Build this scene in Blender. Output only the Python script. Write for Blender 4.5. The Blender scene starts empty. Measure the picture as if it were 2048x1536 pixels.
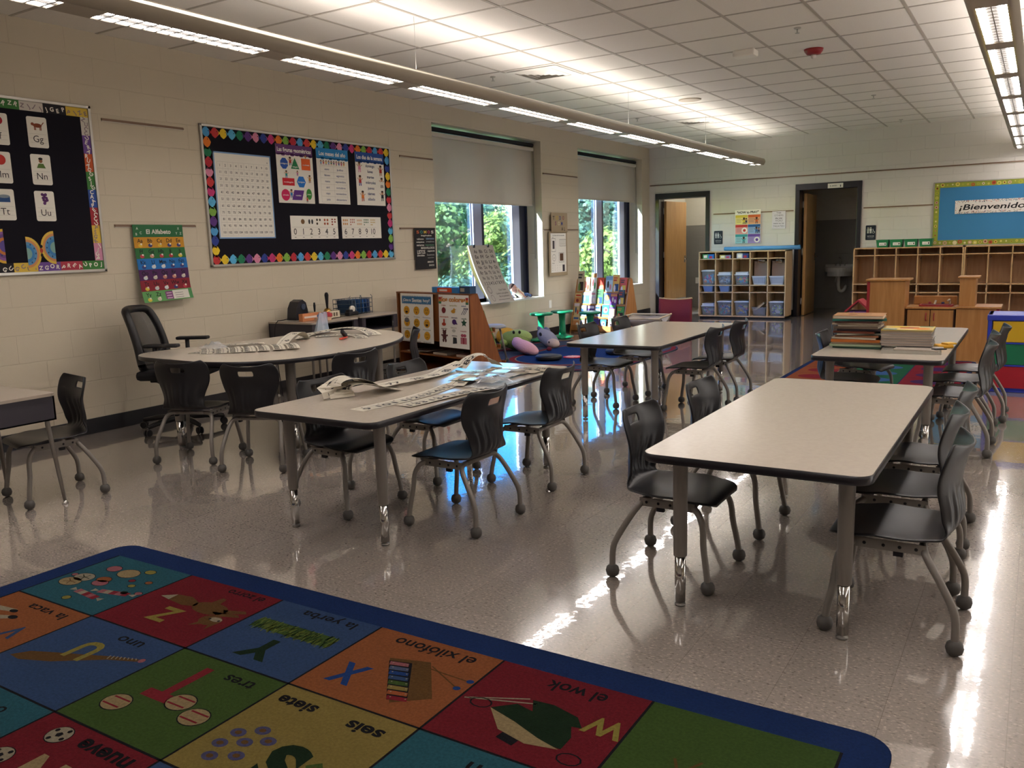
import bpy, bmesh, math, random
from mathutils import Vector, Matrix
PI = math.pi
scene = bpy.context.scene
col = scene.collection
random.seed(7)

# ---------------------------------------------------------------- camera, light, exposure
YAW, PITCH, ROLL, FPX, CAM_H = -0.558227, -0.161689, -0.0301542, 1689.95, 1.345
def make_camera():
    cy, sy, cp, sp = math.cos(YAW), math.sin(YAW), math.cos(PITCH), math.sin(PITCH)
    f = Vector((sy*cp, cy*cp, sp)); r = Vector((cy, -sy, 0)); u = r.cross(f)
    cr, sr = math.cos(ROLL), math.sin(ROLL)
    r2 = r*cr + u*sr; u2 = u*cr - r*sr
    m = Matrix(((r2.x, u2.x, -f.x, 0), (r2.y, u2.y, -f.y, 0), (r2.z, u2.z, -f.z, CAM_H), (0, 0, 0, 1)))
    cd = bpy.data.cameras.new('camera'); cd.sensor_width = 36; cd.lens = FPX*36/2048
    cd.clip_start = .05; cd.clip_end = 400
    co = bpy.data.objects.new('camera', cd); col.objects.link(co); co.matrix_world = m
    scene.camera = co
make_camera()
SUN_DIR = Vector((1, 2.63, -1.53)).normalized()      # the way the sunlight travels
SUN_EL = math.asin(-SUN_DIR.z)
w = bpy.data.worlds.new('world'); scene.world = w; w.use_nodes = True
nt = w.node_tree; bg = nt.nodes['Background']
sky = nt.nodes.new('ShaderNodeTexSky'); sky.sky_type = 'NISHITA'; sky.sun_disc = False
sky.sun_elevation = SUN_EL; sky.sun_rotation = math.atan2(-SUN_DIR.x, -SUN_DIR.y)
sky.air_density = 1.3; sky.dust_density = .1; sky.ozone_density = 2.5
hs = nt.nodes.new('ShaderNodeHueSaturation'); hs.inputs['Saturation'].default_value = 1.9; hs.inputs['Hue'].default_value = .525
nt.links.new(sky.outputs[0], hs.inputs['Color']); nt.links.new(hs.outputs[0], bg.inputs[0]); bg.inputs[1].default_value = 1.35
sd = bpy.data.lights.new('sun', 'SUN'); sd.energy = 62; sd.angle = .009; sd.color = (1, .95, .88)
so = bpy.data.objects.new('sun', sd); col.objects.link(so)
so.rotation_euler = SUN_DIR.to_track_quat('-Z', 'Y').to_euler(); so.location = (-20, -40, 25)
scene.view_settings.view_transform = 'Standard'; scene.view_settings.look = 'None'
scene.view_settings.gamma = 1; scene.view_settings.use_curve_mapping = False
scene.view_settings.exposure = 0.62
UP_LIGHT, LENS_LIGHT = 4.4, 26.0
ad = bpy.data.lights.new('added_side_fill', 'AREA'); ad.shape = 'RECTANGLE'; ad.size = 9; ad.size_y = 1.5; ad.energy = 170; ad.color = (1, .95, .9)  # added fill lamp to brighten the room; no window is known there
ao = bpy.data.objects.new('added_side_fill', ad); col.objects.link(ao); ao.location = (5.5, 7.5, 1.75); ao.rotation_euler = (0, math.pi/2, 0)
scene.cycles.max_bounces = 8; scene.cycles.diffuse_bounces = 4; scene.cycles.glossy_bounces = 4
scene.cycles.transparent_max_bounces = 12; scene.cycles.sample_clamp_indirect = 8
scene.cycles.caustics_reflective = False; scene.cycles.caustics_refractive = False

# ---------------------------------------------------------------- materials
def lin(h):
    if not isinstance(h, str): return tuple(h)
    h = h.lstrip('#')
    return tuple(((v/12.92) if v <= .04045 else ((v+.055)/1.055)**2.4) for v in (int(h[i:i+2], 16)/255 for i in (0, 2, 4)))
MATS = {}
def mat(name, color, rough=.6, metal=0, spec=.5, noise=None, bump=None, emit=0, coat=0):
    if name in MATS: return MATS[name]
    m = bpy.data.materials.new(name); m.use_nodes = True; n = m.node_tree; p = n.nodes['Principled BSDF']
    c = lin(color); p.inputs['Base Color'].default_value = (*c, 1); p.inputs['Roughness'].default_value = rough
    p.inputs['Metallic'].default_value = metal; p.inputs['Specular IOR Level'].default_value = spec
    p.inputs['Coat Weight'].default_value = coat
    if emit: p.inputs['Emission Color'].default_value = (*c, 1); p.inputs['Emission Strength'].default_value = emit
    if noise:                                            # (scale, amount)
        tc = n.nodes.new('ShaderNodeTexCoord'); tx = n.nodes.new('ShaderNodeTexNoise'); tx.inputs['Scale'].default_value = noise[0]
        tx.inputs['Detail'].default_value = 5
        mp = n.nodes.new('ShaderNodeMapping'); mp.inputs['Scale'].default_value = noise[2] if len(noise) > 2 else (1, 1, 1)
        n.links.new(tc.outputs['Object'], mp.inputs[0]); n.links.new(mp.outputs[0], tx.inputs[0])
        rp = n.nodes.new('ShaderNodeValToRGB'); a = noise[1]
        rp.color_ramp.elements[0].position = .3; rp.color_ramp.elements[1].position = .7
        rp.color_ramp.elements[0].color = (*[v*(1-a) for v in c], 1); rp.color_ramp.elements[1].color = (*[min(1, v*(1+a)) for v in c], 1)
        n.links.new(tx.outputs[0], rp.inputs[0]); n.links.new(rp.outputs[0], p.inputs['Base Color'])
    if bump:                                             # (scale, strength, distance)
        tc = n.nodes.new('ShaderNodeTexCoord'); tx = n.nodes.new('ShaderNodeTexNoise'); tx.inputs['Scale'].default_value = bump[0]
        bp = n.nodes.new('ShaderNodeBump'); bp.inputs['Strength'].default_value = bump[1]; bp.inputs['Distance'].default_value = bump[2]
        n.links.new(tc.outputs['Object'], tx.inputs[0]); n.links.new(tx.outputs[0], bp.inputs['Height']); n.links.new(bp.outputs[0], p.inputs['Normal'])
    MATS[name] = m; return m
def K(h, rough=.65):                                     # a printed or plain colour
    return mat('ink_'+h.lstrip('#')+('' if rough == .65 else '_%d' % int(rough*100)), h, rough, spec=.3)
def wood(name, c1, c2, rough=.35, scale=(14, 14, 1.2)):
    m = mat(name, c1, rough); n = m.node_tree; p = n.nodes['Principled BSDF']
    tc = n.nodes.new('ShaderNodeTexCoord'); mp = n.nodes.new('ShaderNodeMapping'); mp.inputs['Scale'].default_value = scale
    tx = n.nodes.new('ShaderNodeTexNoise'); tx.inputs['Scale'].default_value = 2; tx.inputs['Detail'].default_value = 6; tx.inputs['Distortion'].default_value = .6
    rp = n.nodes.new('ShaderNodeValToRGB'); rp.color_ramp.elements[0].color = (*lin(c1), 1); rp.color_ramp.elements[1].color = (*lin(c2), 1)
    rp.color_ramp.elements[0].position = .3; rp.color_ramp.elements[1].position = .72
    n.links.new(tc.outputs['Object'], mp.inputs[0]); n.links.new(mp.outputs[0], tx.inputs[0]); n.links.new(tx.outputs[0], rp.inputs[0]); n.links.new(rp.outputs[0], p.inputs['Base Color'])
    return m
def block_mat(name, color, axis, stack=False, rough=.55, c2=None, split=None):
    """painted concrete block; axis says which world axis runs along the wall"""
    m = bpy.data.materials.new(name); m.use_nodes = True; n = m.node_tree; p = n.nodes['Principled BSDF']; L = n.links.new
    g = n.nodes.new('ShaderNodeNewGeometry'); sp = n.nodes.new('ShaderNodeSeparateXYZ'); cb = n.nodes.new('ShaderNodeCombineXYZ')
    L(g.outputs['Position'], sp.inputs[0]); L(sp.outputs[axis], cb.inputs[0]); L(sp.outputs[2], cb.inputs[1])
    b = n.nodes.new('ShaderNodeTexBrick'); b.offset = 0 if stack else .5
    b.inputs['Scale'].default_value = 1; b.inputs['Brick Width'].default_value = .203 if stack else .4064; b.inputs['Row Height'].default_value = .2032
    b.inputs['Mortar Size'].default_value = .0042; b.inputs['Mortar Smooth'].default_value = .7
    c = lin(color); b.inputs['Color1'].default_value = (*c, 1); b.inputs['Color2'].default_value = (*[v*.995 for v in c], 1)
    b.inputs['Mortar'].default_value = (*[v*.955 for v in c], 1)
    L(cb.outputs[0], b.inputs[0])
    src = b.outputs['Color']
    if c2:                                               # two paint colours, one above the other
        b2 = n.nodes.new('ShaderNodeRGB'); b2.outputs[0].default_value = (*lin(c2), 1)
        gt = n.nodes.new('ShaderNodeMath'); gt.operation = 'GREATER_THAN'; gt.inputs[1].default_value = split
        L(sp.outputs[2], gt.inputs[0]); mx = n.nodes.new('ShaderNodeMix'); mx.data_type = 'RGBA'
        L(gt.outputs[0], mx.inputs[0]); L(src, mx.inputs[6]); L(b2.outputs[0], mx.inputs[7]); src = mx.outputs[2]
    L(src, p.inputs['Base Color']); p.inputs['Roughness'].default_value = rough; p.inputs['Specular IOR Level'].default_value = .35
    nz = n.nodes.new('ShaderNodeTexNoise'); nz.inputs['Scale'].default_value = 90; L(g.outputs['Position'], nz.inputs[0])
    mu = n.nodes.new('ShaderNodeMath'); mu.operation = 'MULTIPLY'; mu.inputs[1].default_value = .12; L(nz.outputs[0], mu.inputs[0])
    sb = n.nodes.new('ShaderNodeMath'); sb.operation = 'SUBTRACT'; L(mu.outputs[0], sb.inputs[0]); L(b.outputs['Fac'], sb.inputs[1])
    bp = n.nodes.new('ShaderNodeBump'); bp.inputs['Strength'].default_value = .6; bp.inputs['Distance'].default_value = .003
    L(sb.outputs[0], bp.inputs['Height']); L(bp.outputs[0], p.inputs['Normal'])
    MATS[name] = m; return m
def floor_mat():
    m = bpy.data.materials.new('waxed_vinyl_tile'); m.use_nodes = True; n = m.node_tree; p = n.nodes['Principled BSDF']; L = n.links.new
    g = n.nodes.new('ShaderNodeNewGeometry')
    b = n.nodes.new('ShaderNodeTexBrick'); b.offset = 0; b.inputs['Scale'].default_value = 1
    b.inputs['Brick Width'].default_value = .3048; b.inputs['Row Height'].default_value = .3048; b.inputs['Mortar Size'].default_value = .0012; b.inputs['Bias'].default_value = 0
    b.inputs['Color1'].default_value = (*lin('#978d85'), 1); b.inputs['Color2'].default_value = (*lin('#918880'), 1); b.inputs['Mortar'].default_value = (*lin('#7f756d'), 1)
    L(g.outputs['Position'], b.inputs[0])
    mp = n.nodes.new('ShaderNodeMapping'); mp.inputs['Scale'].default_value = (75, 130, 75); L(g.outputs['Position'], mp.inputs[0])
    v = n.nodes.new('ShaderNodeTexNoise'); v.inputs['Scale'].default_value = 1; v.inputs['Detail'].default_value = 3; L(mp.outputs[0], v.inputs[0])
    rp = n.nodes.new('ShaderNodeValToRGB'); e = rp.color_ramp.elements; e[0].position = .30; e[0].color = (.5, .48, .46, 1); e[1].position = .42; e[1].color = (1, 1, 1, 1)
    k = e.new(.58); k.color = (1, 1, 1, 1); k = e.new(.66); k.color = (1.6, 1.55, 1.48, 1)
    L(v.outputs[0], rp.inputs[0])
    mx = n.nodes.new('ShaderNodeMix'); mx.data_type = 'RGBA'; mx.blend_type = 'MULTIPLY'; mx.inputs[0].default_value = 1
    L(b.outputs['Color'], mx.inputs[6]); L(rp.outputs[0], mx.inputs[7]); L(mx.outputs[2], p.inputs['Base Color'])
    p.inputs['Roughness'].default_value = .12; p.inputs['Specular IOR Level'].default_value = .5; p.inputs['Coat Weight'].default_value = 1; p.inputs['Coat Roughness'].default_value = .018; p.inputs['Coat IOR'].default_value = 1.55
    a = n.nodes.new('ShaderNodeTexNoise'); a.inputs['Scale'].default_value = 8; a.inputs['Detail'].default_value = 4; a.inputs['Roughness'].default_value = .5; L(g.outputs['Position'], a.inputs[0])
    bp = n.nodes.new('ShaderNodeBump'); bp.inputs['Strength'].default_value = .35; bp.inputs['Distance'].default_value = .0016
    L(a.outputs[0], bp.inputs['Height']); L(bp.outputs[0], p.inputs['Normal']); L(bp.outputs[0], p.inputs['Coat Normal'])
    MATS['waxed_vinyl_tile'] = m; return m
def ceiling_mat():
    m = bpy.data.materials.new('ceiling_tile'); m.use_nodes = True; n = m.node_tree; p = n.nodes['Principled BSDF']; L = n.links.new
    g = n.nodes.new('ShaderNodeNewGeometry'); nz = n.nodes.new('ShaderNodeTexNoise'); nz.inputs['Scale'].default_value = 240
    L(g.outputs['Position'], nz.inputs[0]); rp = n.nodes.new('ShaderNodeValToRGB')
    rp.color_ramp.elements[0].color = (*lin('#e2ddd5'), 1); rp.color_ramp.elements[1].color = (*lin('#f3f0ea'), 1)
    L(nz.outputs[0], rp.inputs[0]); L(rp.outputs[0], p.inputs['Base Color']); p.inputs['Roughness'].default_value = .95
    MATS['ceiling_tile'] = m; return m
def glass_mat(name, tint=(1, 1, 1), gloss=.5):
    m = bpy.data.materials.new(name); m.use_nodes = True; n = m.node_tree; n.nodes.clear(); L = n.links.new
    out = n.nodes.new('ShaderNodeOutputMaterial'); t = n.nodes.new('ShaderNodeBsdfTransparent'); t.inputs[0].default_value = (*tint, 1)
    gl = n.nodes.new('ShaderNodeBsdfGlossy'); gl.inputs['Roughness'].default_value = .03; fr = n.nodes.new('ShaderNodeFresnel'); fr.inputs[0].default_value = 1.45
    mu = n.nodes.new('ShaderNodeMath'); mu.operation = 'MULTIPLY'; mu.inputs[1].default_value = gloss; L(fr.outputs[0], mu.inputs[0])
    mx = n.nodes.new('ShaderNodeMixShader'); L(mu.outputs[0], mx.inputs[0]); L(t.outputs[0], mx.inputs[1]); L(gl.outputs[0], mx.inputs[2]); L(mx.outputs[0], out.inputs[0])
    MATS[name] = m; return m
def veil_mat(name, color, alpha, rough=.4):              # thin see-through plastic or mesh cloth
    m = mat(name, color, rough); m.node_tree.nodes['Principled BSDF'].inputs['Alpha'].default_value = alpha; return m
def leaf_mat(name, c1, c2):
    m = bpy.data.materials.new(name); m.use_nodes = True; n = m.node_tree; p = n.nodes['Principled BSDF']; L = n.links.new
    g = n.nodes.new('ShaderNodeNewGeometry'); rp = n.nodes.new('ShaderNodeValToRGB')
    rp.color_ramp.elements[0].color = (*lin(c1), 1); rp.color_ramp.elements[1].color = (*lin(c2), 1)
    L(g.outputs['Random Per Island'], rp.inputs[0]); L(rp.outputs[0], p.inputs['Base Color']); p.inputs['Roughness'].default_value = .6
    tr = n.nodes.new('ShaderNodeBsdfTranslucent'); L(rp.outputs[0], tr.inputs[0]); mx = n.nodes.new('ShaderNodeMixShader'); mx.inputs[0].default_value = .35
    L(p.outputs[0], mx.inputs[1]); L(tr.outputs[0], mx.inputs[2]); L(mx.outputs[0], n.nodes['Material Output'].inputs[0])
    MATS[name] = m; return m

cream = block_mat('cream_block_wall', '#cabfaa', 1)
creamx = block_mat('cream_block_back_wall', '#d2cec8', 0)  # same paint as the left wall, with cooler daylight mixed into the colour
greyblock = block_mat('grey_block_wall', '#8e8b85', 0, c2='#d8d4c6', split=1.65)
greyblocky = block_mat('grey_block_side_wall', '#8e8b85', 1, c2='#d8d4c6', split=1.65)
cream_stack = block_mat('cream_stack_block', '#cdc1a9', 1, stack=True)
paint = mat('cream_paint', '#cdc3b1', .5)
floorm = floor_mat(); ceilm = ceiling_mat()
black = mat('black_vinyl', '#15141a', .35)
frame_black = mat('black_door_frame', '#121019', .3)
alu = mat('aluminium', '#b9b6b0', .3, .8)
chrome = mat('chrome', '#c9c7c4', .12, 1)
plastic = mat('charcoal_plastic', '#19181c', .38, spec=.42, bump=(260, .15, .001))
greytube = mat('grey_powder_coat', '#7e7872', .42, .25)
ballm = mat('dark_grey_rubber', '#4b4845', .55)
laminate = mat('grey_nebula_laminate', '#c2b7aa', .19, noise=(60, .035), spec=.7)
edgem = mat('black_edge_banding', '#16141b', .35)
white = K('#f2efe8'); paper = K('#e9e5da'); dark = K('#17151a')
birch = wood('birch_veneer', '#b99066', '#cba67c')
maple = wood('maple_veneer', '#c2a37c', '#d2b68f')
honey = wood('honey_wood', '#9c6a38', '#b07f4a')
brown = wood('brown_wood', '#74401f', '#8d5329')
doorwood = wood('door_veneer', '#b58850', '#c89c63', .3)

# ---------------------------------------------------------------- mesh helpers
def setp(o, label=None, cat=None, group=None, kind=None):
    if label: o['label'] = label
    if cat: o['category'] = cat
    if group: o['group'] = group
    if kind: o['kind'] = kind
    return o
def empty(name, label, cat, loc=(0, 0, 0), rz=0, group=None):
    o = bpy.data.objects.new(name, None); o.empty_display_size = .1; col.objects.link(o); o.location = loc; o.rotation_euler = (0, 0, rz)
    return setp(o, label, cat, group)
class MB:
    def __init__(s, T=None): s.bm = bmesh.new(); s.mats = []; s.T = T or Matrix()
    def mi(s, m):
        if m not in s.mats: s.mats.append(m)
        return s.mats.index(m)
    def V(s, p): return s.bm.verts.new(s.T @ Vector(p))
    def F(s, vs, m, smooth=False):
        try: f = s.bm.faces.new(vs)
        except ValueError: return None
        f.material_index = s.mi(m); f.smooth = smooth; return f
    def box(s, c, d, m, rz=0, bev=0, taper=1, R=None):
        M = s.T @ Matrix.Translation(c) @ (R if R is not None else Matrix.Rotation(rz, 4, 'Z'))
        vs = [s.bm.verts.new(M @ Vector((x*d[0]/2*(taper if z < 0 else 1), y*d[1]/2*(taper if z < 0 else 1), z*d[2]/2))) for x in (-1, 1) for y in (-1, 1) for z in (-1, 1)]
        fs = [s.F([vs[i] for i in q], m) for q in ((0, 1, 3, 2), (4, 6, 7, 5), (0, 4, 5, 1), (2, 3, 7, 6), (0, 2, 6, 4), (1, 5, 7, 3))]
        if bev:
            es = list({e for f in fs for e in f.edges})
            bmesh.ops.bevel(s.bm, geom=es, offset=bev, segments=2, affect='EDGES', profile=.5)
        return s
    def b2(s, lo, hi, m, bev=0):
        return s.box([(a+b)/2 for a, b in zip(lo, hi)], [b-a for a, b in zip(lo, hi)], m, bev=bev)
    def ring(s, c, r, ax, n, up=None, sx=1, sy=1):
        ax = Vector(ax).normalized(); a = Vector(up) if up else (Vector((0, 0, 1)) if abs(ax.z) < .95 else Vector((1, 0, 0)))
        x = (a - ax*a.dot(ax)).normalized(); y = ax.cross(x)
        return [s.V(Vector(c) + x*math.cos(2*PI*i/n)*r*sx + y*math.sin(2*PI*i/n)*r*sy) for i in range(n)]
    def bridge(s, a, b, m, smooth=True):
        n = len(a)
        for i in range(n): s.F((a[i], a[(i+1) % n], b[(i+1) % n], b[i]), m, smooth)
    def tube(s, pts, r, m, n=12, caps=True, smoothpath=0):
        P = [Vector(p) for p in pts]
        for _ in range(smoothpath):
            Q = [P[0]]
            for i in range(len(P)-1): Q += [P[i]*.75+P[i+1]*.25, P[i]*.25+P[i+1]*.75]
            P = Q + [P[-1]]
        rs = r if isinstance(r, (list, tuple)) else [r]*len(P)
        up = None; prev = None
        for i, p in enumerate(P):
            d = (P[min(i+1, len(P)-1)]-P[max(i-1, 0)]).normalized()
            if up is None: up = Vector((0, 0, 1)) if abs(d.z) < .9 else Vector((1, 0, 0))
            up = (up - d*up.dot(d)).normalized()
            rg = s.ring(p, rs[min(i, len(rs)-1)], d, n, up=up)
            if prev: s.bridge(prev, rg, m)
            elif caps: s.F(rg[::-1], m)
            prev = rg
        if caps: s.F(prev, m)
        return s
    def lathe(s, prof, m, c=(0, 0, 0), n=20, sx=1, sy=1, R=None):
        """profile of (radius, z)"""
        prev = None; M = Matrix.Translation(c) @ (R or Matrix())
        for r, z in prof:
            rg = [s.V(M @ Vector((math.cos(2*PI*i/n)*r*sx, math.sin(2*PI*i/n)*r*sy, z))) for i in range(n)]
            if prev: s.bridge(prev, rg, m)
            else: s.F(rg[::-1], m)
            prev = rg
        s.F(prev, m); return s
    def ball(s, c, r, m, n=14, R=None):
        r = r if isinstance(r, (list, tuple)) else (r, r, r)
        k = n//2; return s.lathe([(max(.001, math.sin(PI*j/k))*1, -math.cos(PI*j/k)) for j in range(k+1)], m, (0, 0, 0), n, R=Matrix.Translation(c) @ (R or Matrix()) @ Matrix.Diagonal((*r, 1)))
    def prism(s, poly, z0, z1, m, mtop=None, smooth=False):
        a = [s.V((x, y, z0)) for x, y in poly]; b = [s.V((x, y, z1)) for x, y in poly]
        n = len(poly)
        for i in range(n): s.F((a[i], a[(i+1) % n], b[(i+1) % n], b[i]), m, smooth)
        s.F(a[::-1], m); s.F(b, mtop or m); return s
    def build(s, name, parent=None, sub=0, loc=None, rz=None, norm=True):
        if norm: bmesh.ops.recalc_face_normals(s.bm, faces=s.bm.faces)
        me = bpy.data.meshes.new(name); s.bm.to_mesh(me); s.bm.free()
        for m in s.mats: me.materials.append(m)
        o = bpy.data.objects.new(name, me); col.objects.link(o)
        if parent: o.parent = parent
        if loc: o.location = loc
        if rz is not None: o.rotation_euler = (0, 0, rz)
        if sub:
            md = o.modifiers.new('sub', 'SUBSURF'); md.levels = md.render_levels = sub
        return o
def bake(o):
    dg = bpy.context.evaluated_depsgraph_get(); me = bpy.data.meshes.new_from_object(o.evaluated_get(dg)); old = o.data
    o.modifiers.clear(); o.data = me; me.name = old.name; return o
def rrect(x0, y0, x1, y1, r, n=6):
    P = []
    for cx, cy, a in ((x1-r, y1-r, 0), (x0+r, y1-r, 90), (x0+r, y0+r, 180), (x1-r, y0+r, 270)):
        P += [(cx+r*math.cos(math.radians(a+90*i/n)), cy+r*math.sin(math.radians(a+90*i/n))) for i in range(n+1)]
    return P
GL = {}
def glyphs(t, bold):
    k = (t, bold)
    if k not in GL:
        c = bpy.data.curves.new('t', 'FONT'); c.body = t; c.resolution_u = 3; c.offset = bold
        o = bpy.data.objects.new('t', c); m = bpy.data.meshes.new_from_object(o)
        vs = [(v.co.x, v.co.y) for v in m.vertices]; fs = [tuple(p.vertices) for p in m.polygons]
        bpy.data.objects.remove(o); bpy.data.curves.remove(c); bpy.data.meshes.remove(m)
        GL[k] = (vs, fs)
    return GL[k]
class Print(MB):
    """flat or bent printed sheet: f(u, v, h) gives the point in space"""
    def __init__(s, f): MB.__init__(s); s.f = f; s.dh = .0006
    def P(s, u, v, l): return s.bm.verts.new(s.f(u, v, l*s.dh))
    def poly(s, pts, m, l=1): return s.F([s.P(u, v, l) for u, v in pts], m)
    def rect(s, u0, v0, u1, v1, m, l=1, n=1):
        for i in range(n):
            a, b = v0+(v1-v0)*i/n, v0+(v1-v0)*(i+1)/n
            s.poly(((u0, a), (u1, a), (u1, b), (u0, b)), m, l)
    def rectu(s, u0, v0, u1, v1, m, l=1, n=12):
        for i in range(n):
            a, b = u0+(u1-u0)*i/n, u0+(u1-u0)*(i+1)/n
            s.poly(((a, v0), (b, v0), (b, v1), (a, v1)), m, l)
    def ell(s, u, v, ru, rv, m, l=1, n=16, a0=0, rot=0):
        c, q = math.cos(rot), math.sin(rot)
        s.poly([(u+ru*math.cos(2*PI*i/n+a0)*c-rv*math.sin(2*PI*i/n+a0)*q, v+ru*math.cos(2*PI*i/n+a0)*q+rv*math.sin(2*PI*i/n+a0)*c) for i in range(n)], m, l)
    def line(s, u0, v0, u1, v1, w, m, l=1):
        dx, dy = u1-u0, v1-v0; L = math.hypot(dx, dy) or 1; a, b = -dy/L*w/2, dx/L*w/2
        s.poly(((u0+a, v0+b), (u0-a, v0-b), (u1-a, v1-b), (u1+a, v1+b)), m, l)
    def text(s, t, u, v, size, m, l=2, bold=.01, w=None, rot=0, al='c', sh=0):
        """centred at u, v; size is the cap height; w squeezes it to a width"""
        vs, fs = glyphs(t, bold)
        if not vs: return
        x0, x1 = min(a for a, b in vs), max(a for a, b in vs); k = size/.73; kx = k if w is None else w/(x1-x0)
        cx = {'c': (x0+x1)/2, 'l': x0, 'r': x1}[al]; c, q = math.cos(rot), math.sin(rot)
        W = []
        for a, b in vs:
            X, Y = (a-cx)*kx+(b-.365)*k*sh, (b-.365)*k; W.append(s.P(u+X*c-Y*q, v+X*q+Y*c, l))
        for f in fs: s.F([W[i] for i in f], m)
    def body(s, u0, v0, u1, v1, m, th=.002, n=1, nu=1):
        """sheet with thickness behind h = 0"""
        nu, nv = max(nu, 1), max(n, 1)
        for hh in (0, -th):
            G = [[s.bm.verts.new(s.f(u0+(u1-u0)*i/nu, v0+(v1-v0)*j/nv, hh)) for j in range(nv+1)] for i in range(nu+1)]
            for i in range(nu):
                for j in range(nv): s.F((G[i][j], G[i+1][j], G[i+1][j+1], G[i][j+1]), m)
            if hh == 0: A = G
        def rim(g): return [g[i][0] for i in range(nu+1)]+[g[nu][j] for j in range(1, nv+1)]+[g[i][nv] for i in range(nu-1, -1, -1)]+[g[0][j] for j in range(nv-1, 0, -1)]
        a, b = rim(A), rim(G); k = len(a)
        for i in range(k): s.F((a[i], a[(i+1) % k], b[(i+1) % k], b[i]), m)
    def build(s, name, parent=None, **k): k['norm'] = False; return MB.build(s, name, parent, **k)
def plane_f(o, u, v):
    o, u, v = Vector(o), Vector(u).normalized(), Vector(v).normalized(); n = u.cross(v)
    return lambda a, b, h: o + u*a + v*b + n*h
XW, YB, ZC = -6.21, 14.93, 3.035
def wall_f(y, z, off=.004): return plane_f((XW+off, y, z), (0, 1, 0), (0, 0, 1))        # window wall, seen from inside
def back_f(x, z, off=.004): return plane_f((x, YB-off, z), (1, 0, 0), (0, 0, 1))
def copy_thing(root, loc, rz, label, group=None, linked=True):
    r = root.copy(); col.objects.link(r); r.location = loc; r.rotation_euler = (0, 0, rz); r['label'] = label
    if group: r['group'] = group
    for ch in list(root.children):
        c = ch.copy(); col.objects.link(c); c.parent = r
        for g in list(ch.children):
            d = g.copy(); col.objects.link(d); d.parent = c
    return r
# ---------------------------------------------------------------- the room
def struct(name, mb, parent=None):
    o = mb.build(name, parent)
    if not parent: o['kind'] = 'structure'
    return o
YF, XR = -3.2, 5.6
b = MB(); b.b2((XW-.35, YF-.2, -.12), (XR+.2, 17.0, 0), floorm); struct('floor', b)
b = MB()
W1, W2 = (8.32, 10.91), (12.07, 14.59); SILL, HEAD = .60, 2.82
for y0, y1 in ((YF-.2, W1[0]), (W1[1], W2[0]), (W2[1], YB+.2)): b.b2((XW-.35, y0, 0), (XW, y1, ZC+.15), cream)
for y0, y1 in (W1, W2):
    b.b2((XW-.35, y0, 0), (XW, y1, SILL-.02), cream); b.b2((XW-.35, y0, HEAD), (XW, y1, ZC+.15), cream)
struct('wall_left', b)
b = MB(); D1, D2 = (-6.08, -5.06, 2.21), (-3.57, -2.52, 2.225)
for x0, x1 in ((XW, D1[0]), (D1[1], D2[0]), (D2[1], XR+.2)): b.b2((x0, YB, 0), (x1, YB+.2, ZC+.15), creamx)
for x0, x1, z in (D1, D2): b.b2((x0, YB, z), (x1, YB+.2, ZC+.15), creamx)
struct('wall_back', b)
b = MB(); b.b2((XR, YF-.2, 0), (XR+.2, YB, ZC+.15), cream); struct('wall_right', b)
b = MB(); b.b2((XW, YF-.2, 0), (XR, YF, ZC+.15), creamx); struct('wall_front', b)
b = MB(); b.b2((XW, YF, ZC), (XR, YB, ZC+.15), ceilm)
grid = mat('ceiling_grid_paint', '#b4ada3', .5)
x = -3.39-.605*4
while x < XR: b.b2((x-.012, YF, ZC-.004), (x+.012, YB, ZC+.001), grid); x += .605
y = 5.41-.642*13
while y < YB: b.b2((XW, y-.011, ZC-.0035), (XR, y+.011, ZC+.001), grid); y += .642
struct('ceiling', b)
b = MB()
b.b2((XW, YF, 0), (XW+.012, YB, .118), black); struct('baseboard_left', b)
b = MB()
for x0, x1 in ((D1[1], D2[0]), (D2[1], XR)): b.b2((x0, YB-.012, 0), (x1, YB, .118), black)
struct('baseboard_back', b)
for i, (y0, y1) in enumerate((W1, W2)):
    b = MB(); b.b2((XW-.34, y0, SILL-.02), (XW+.012, y1, SILL), mat('white_sill', '#d9d5cb', .35)); struct('trim_%d' % (i+1), b)
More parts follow.
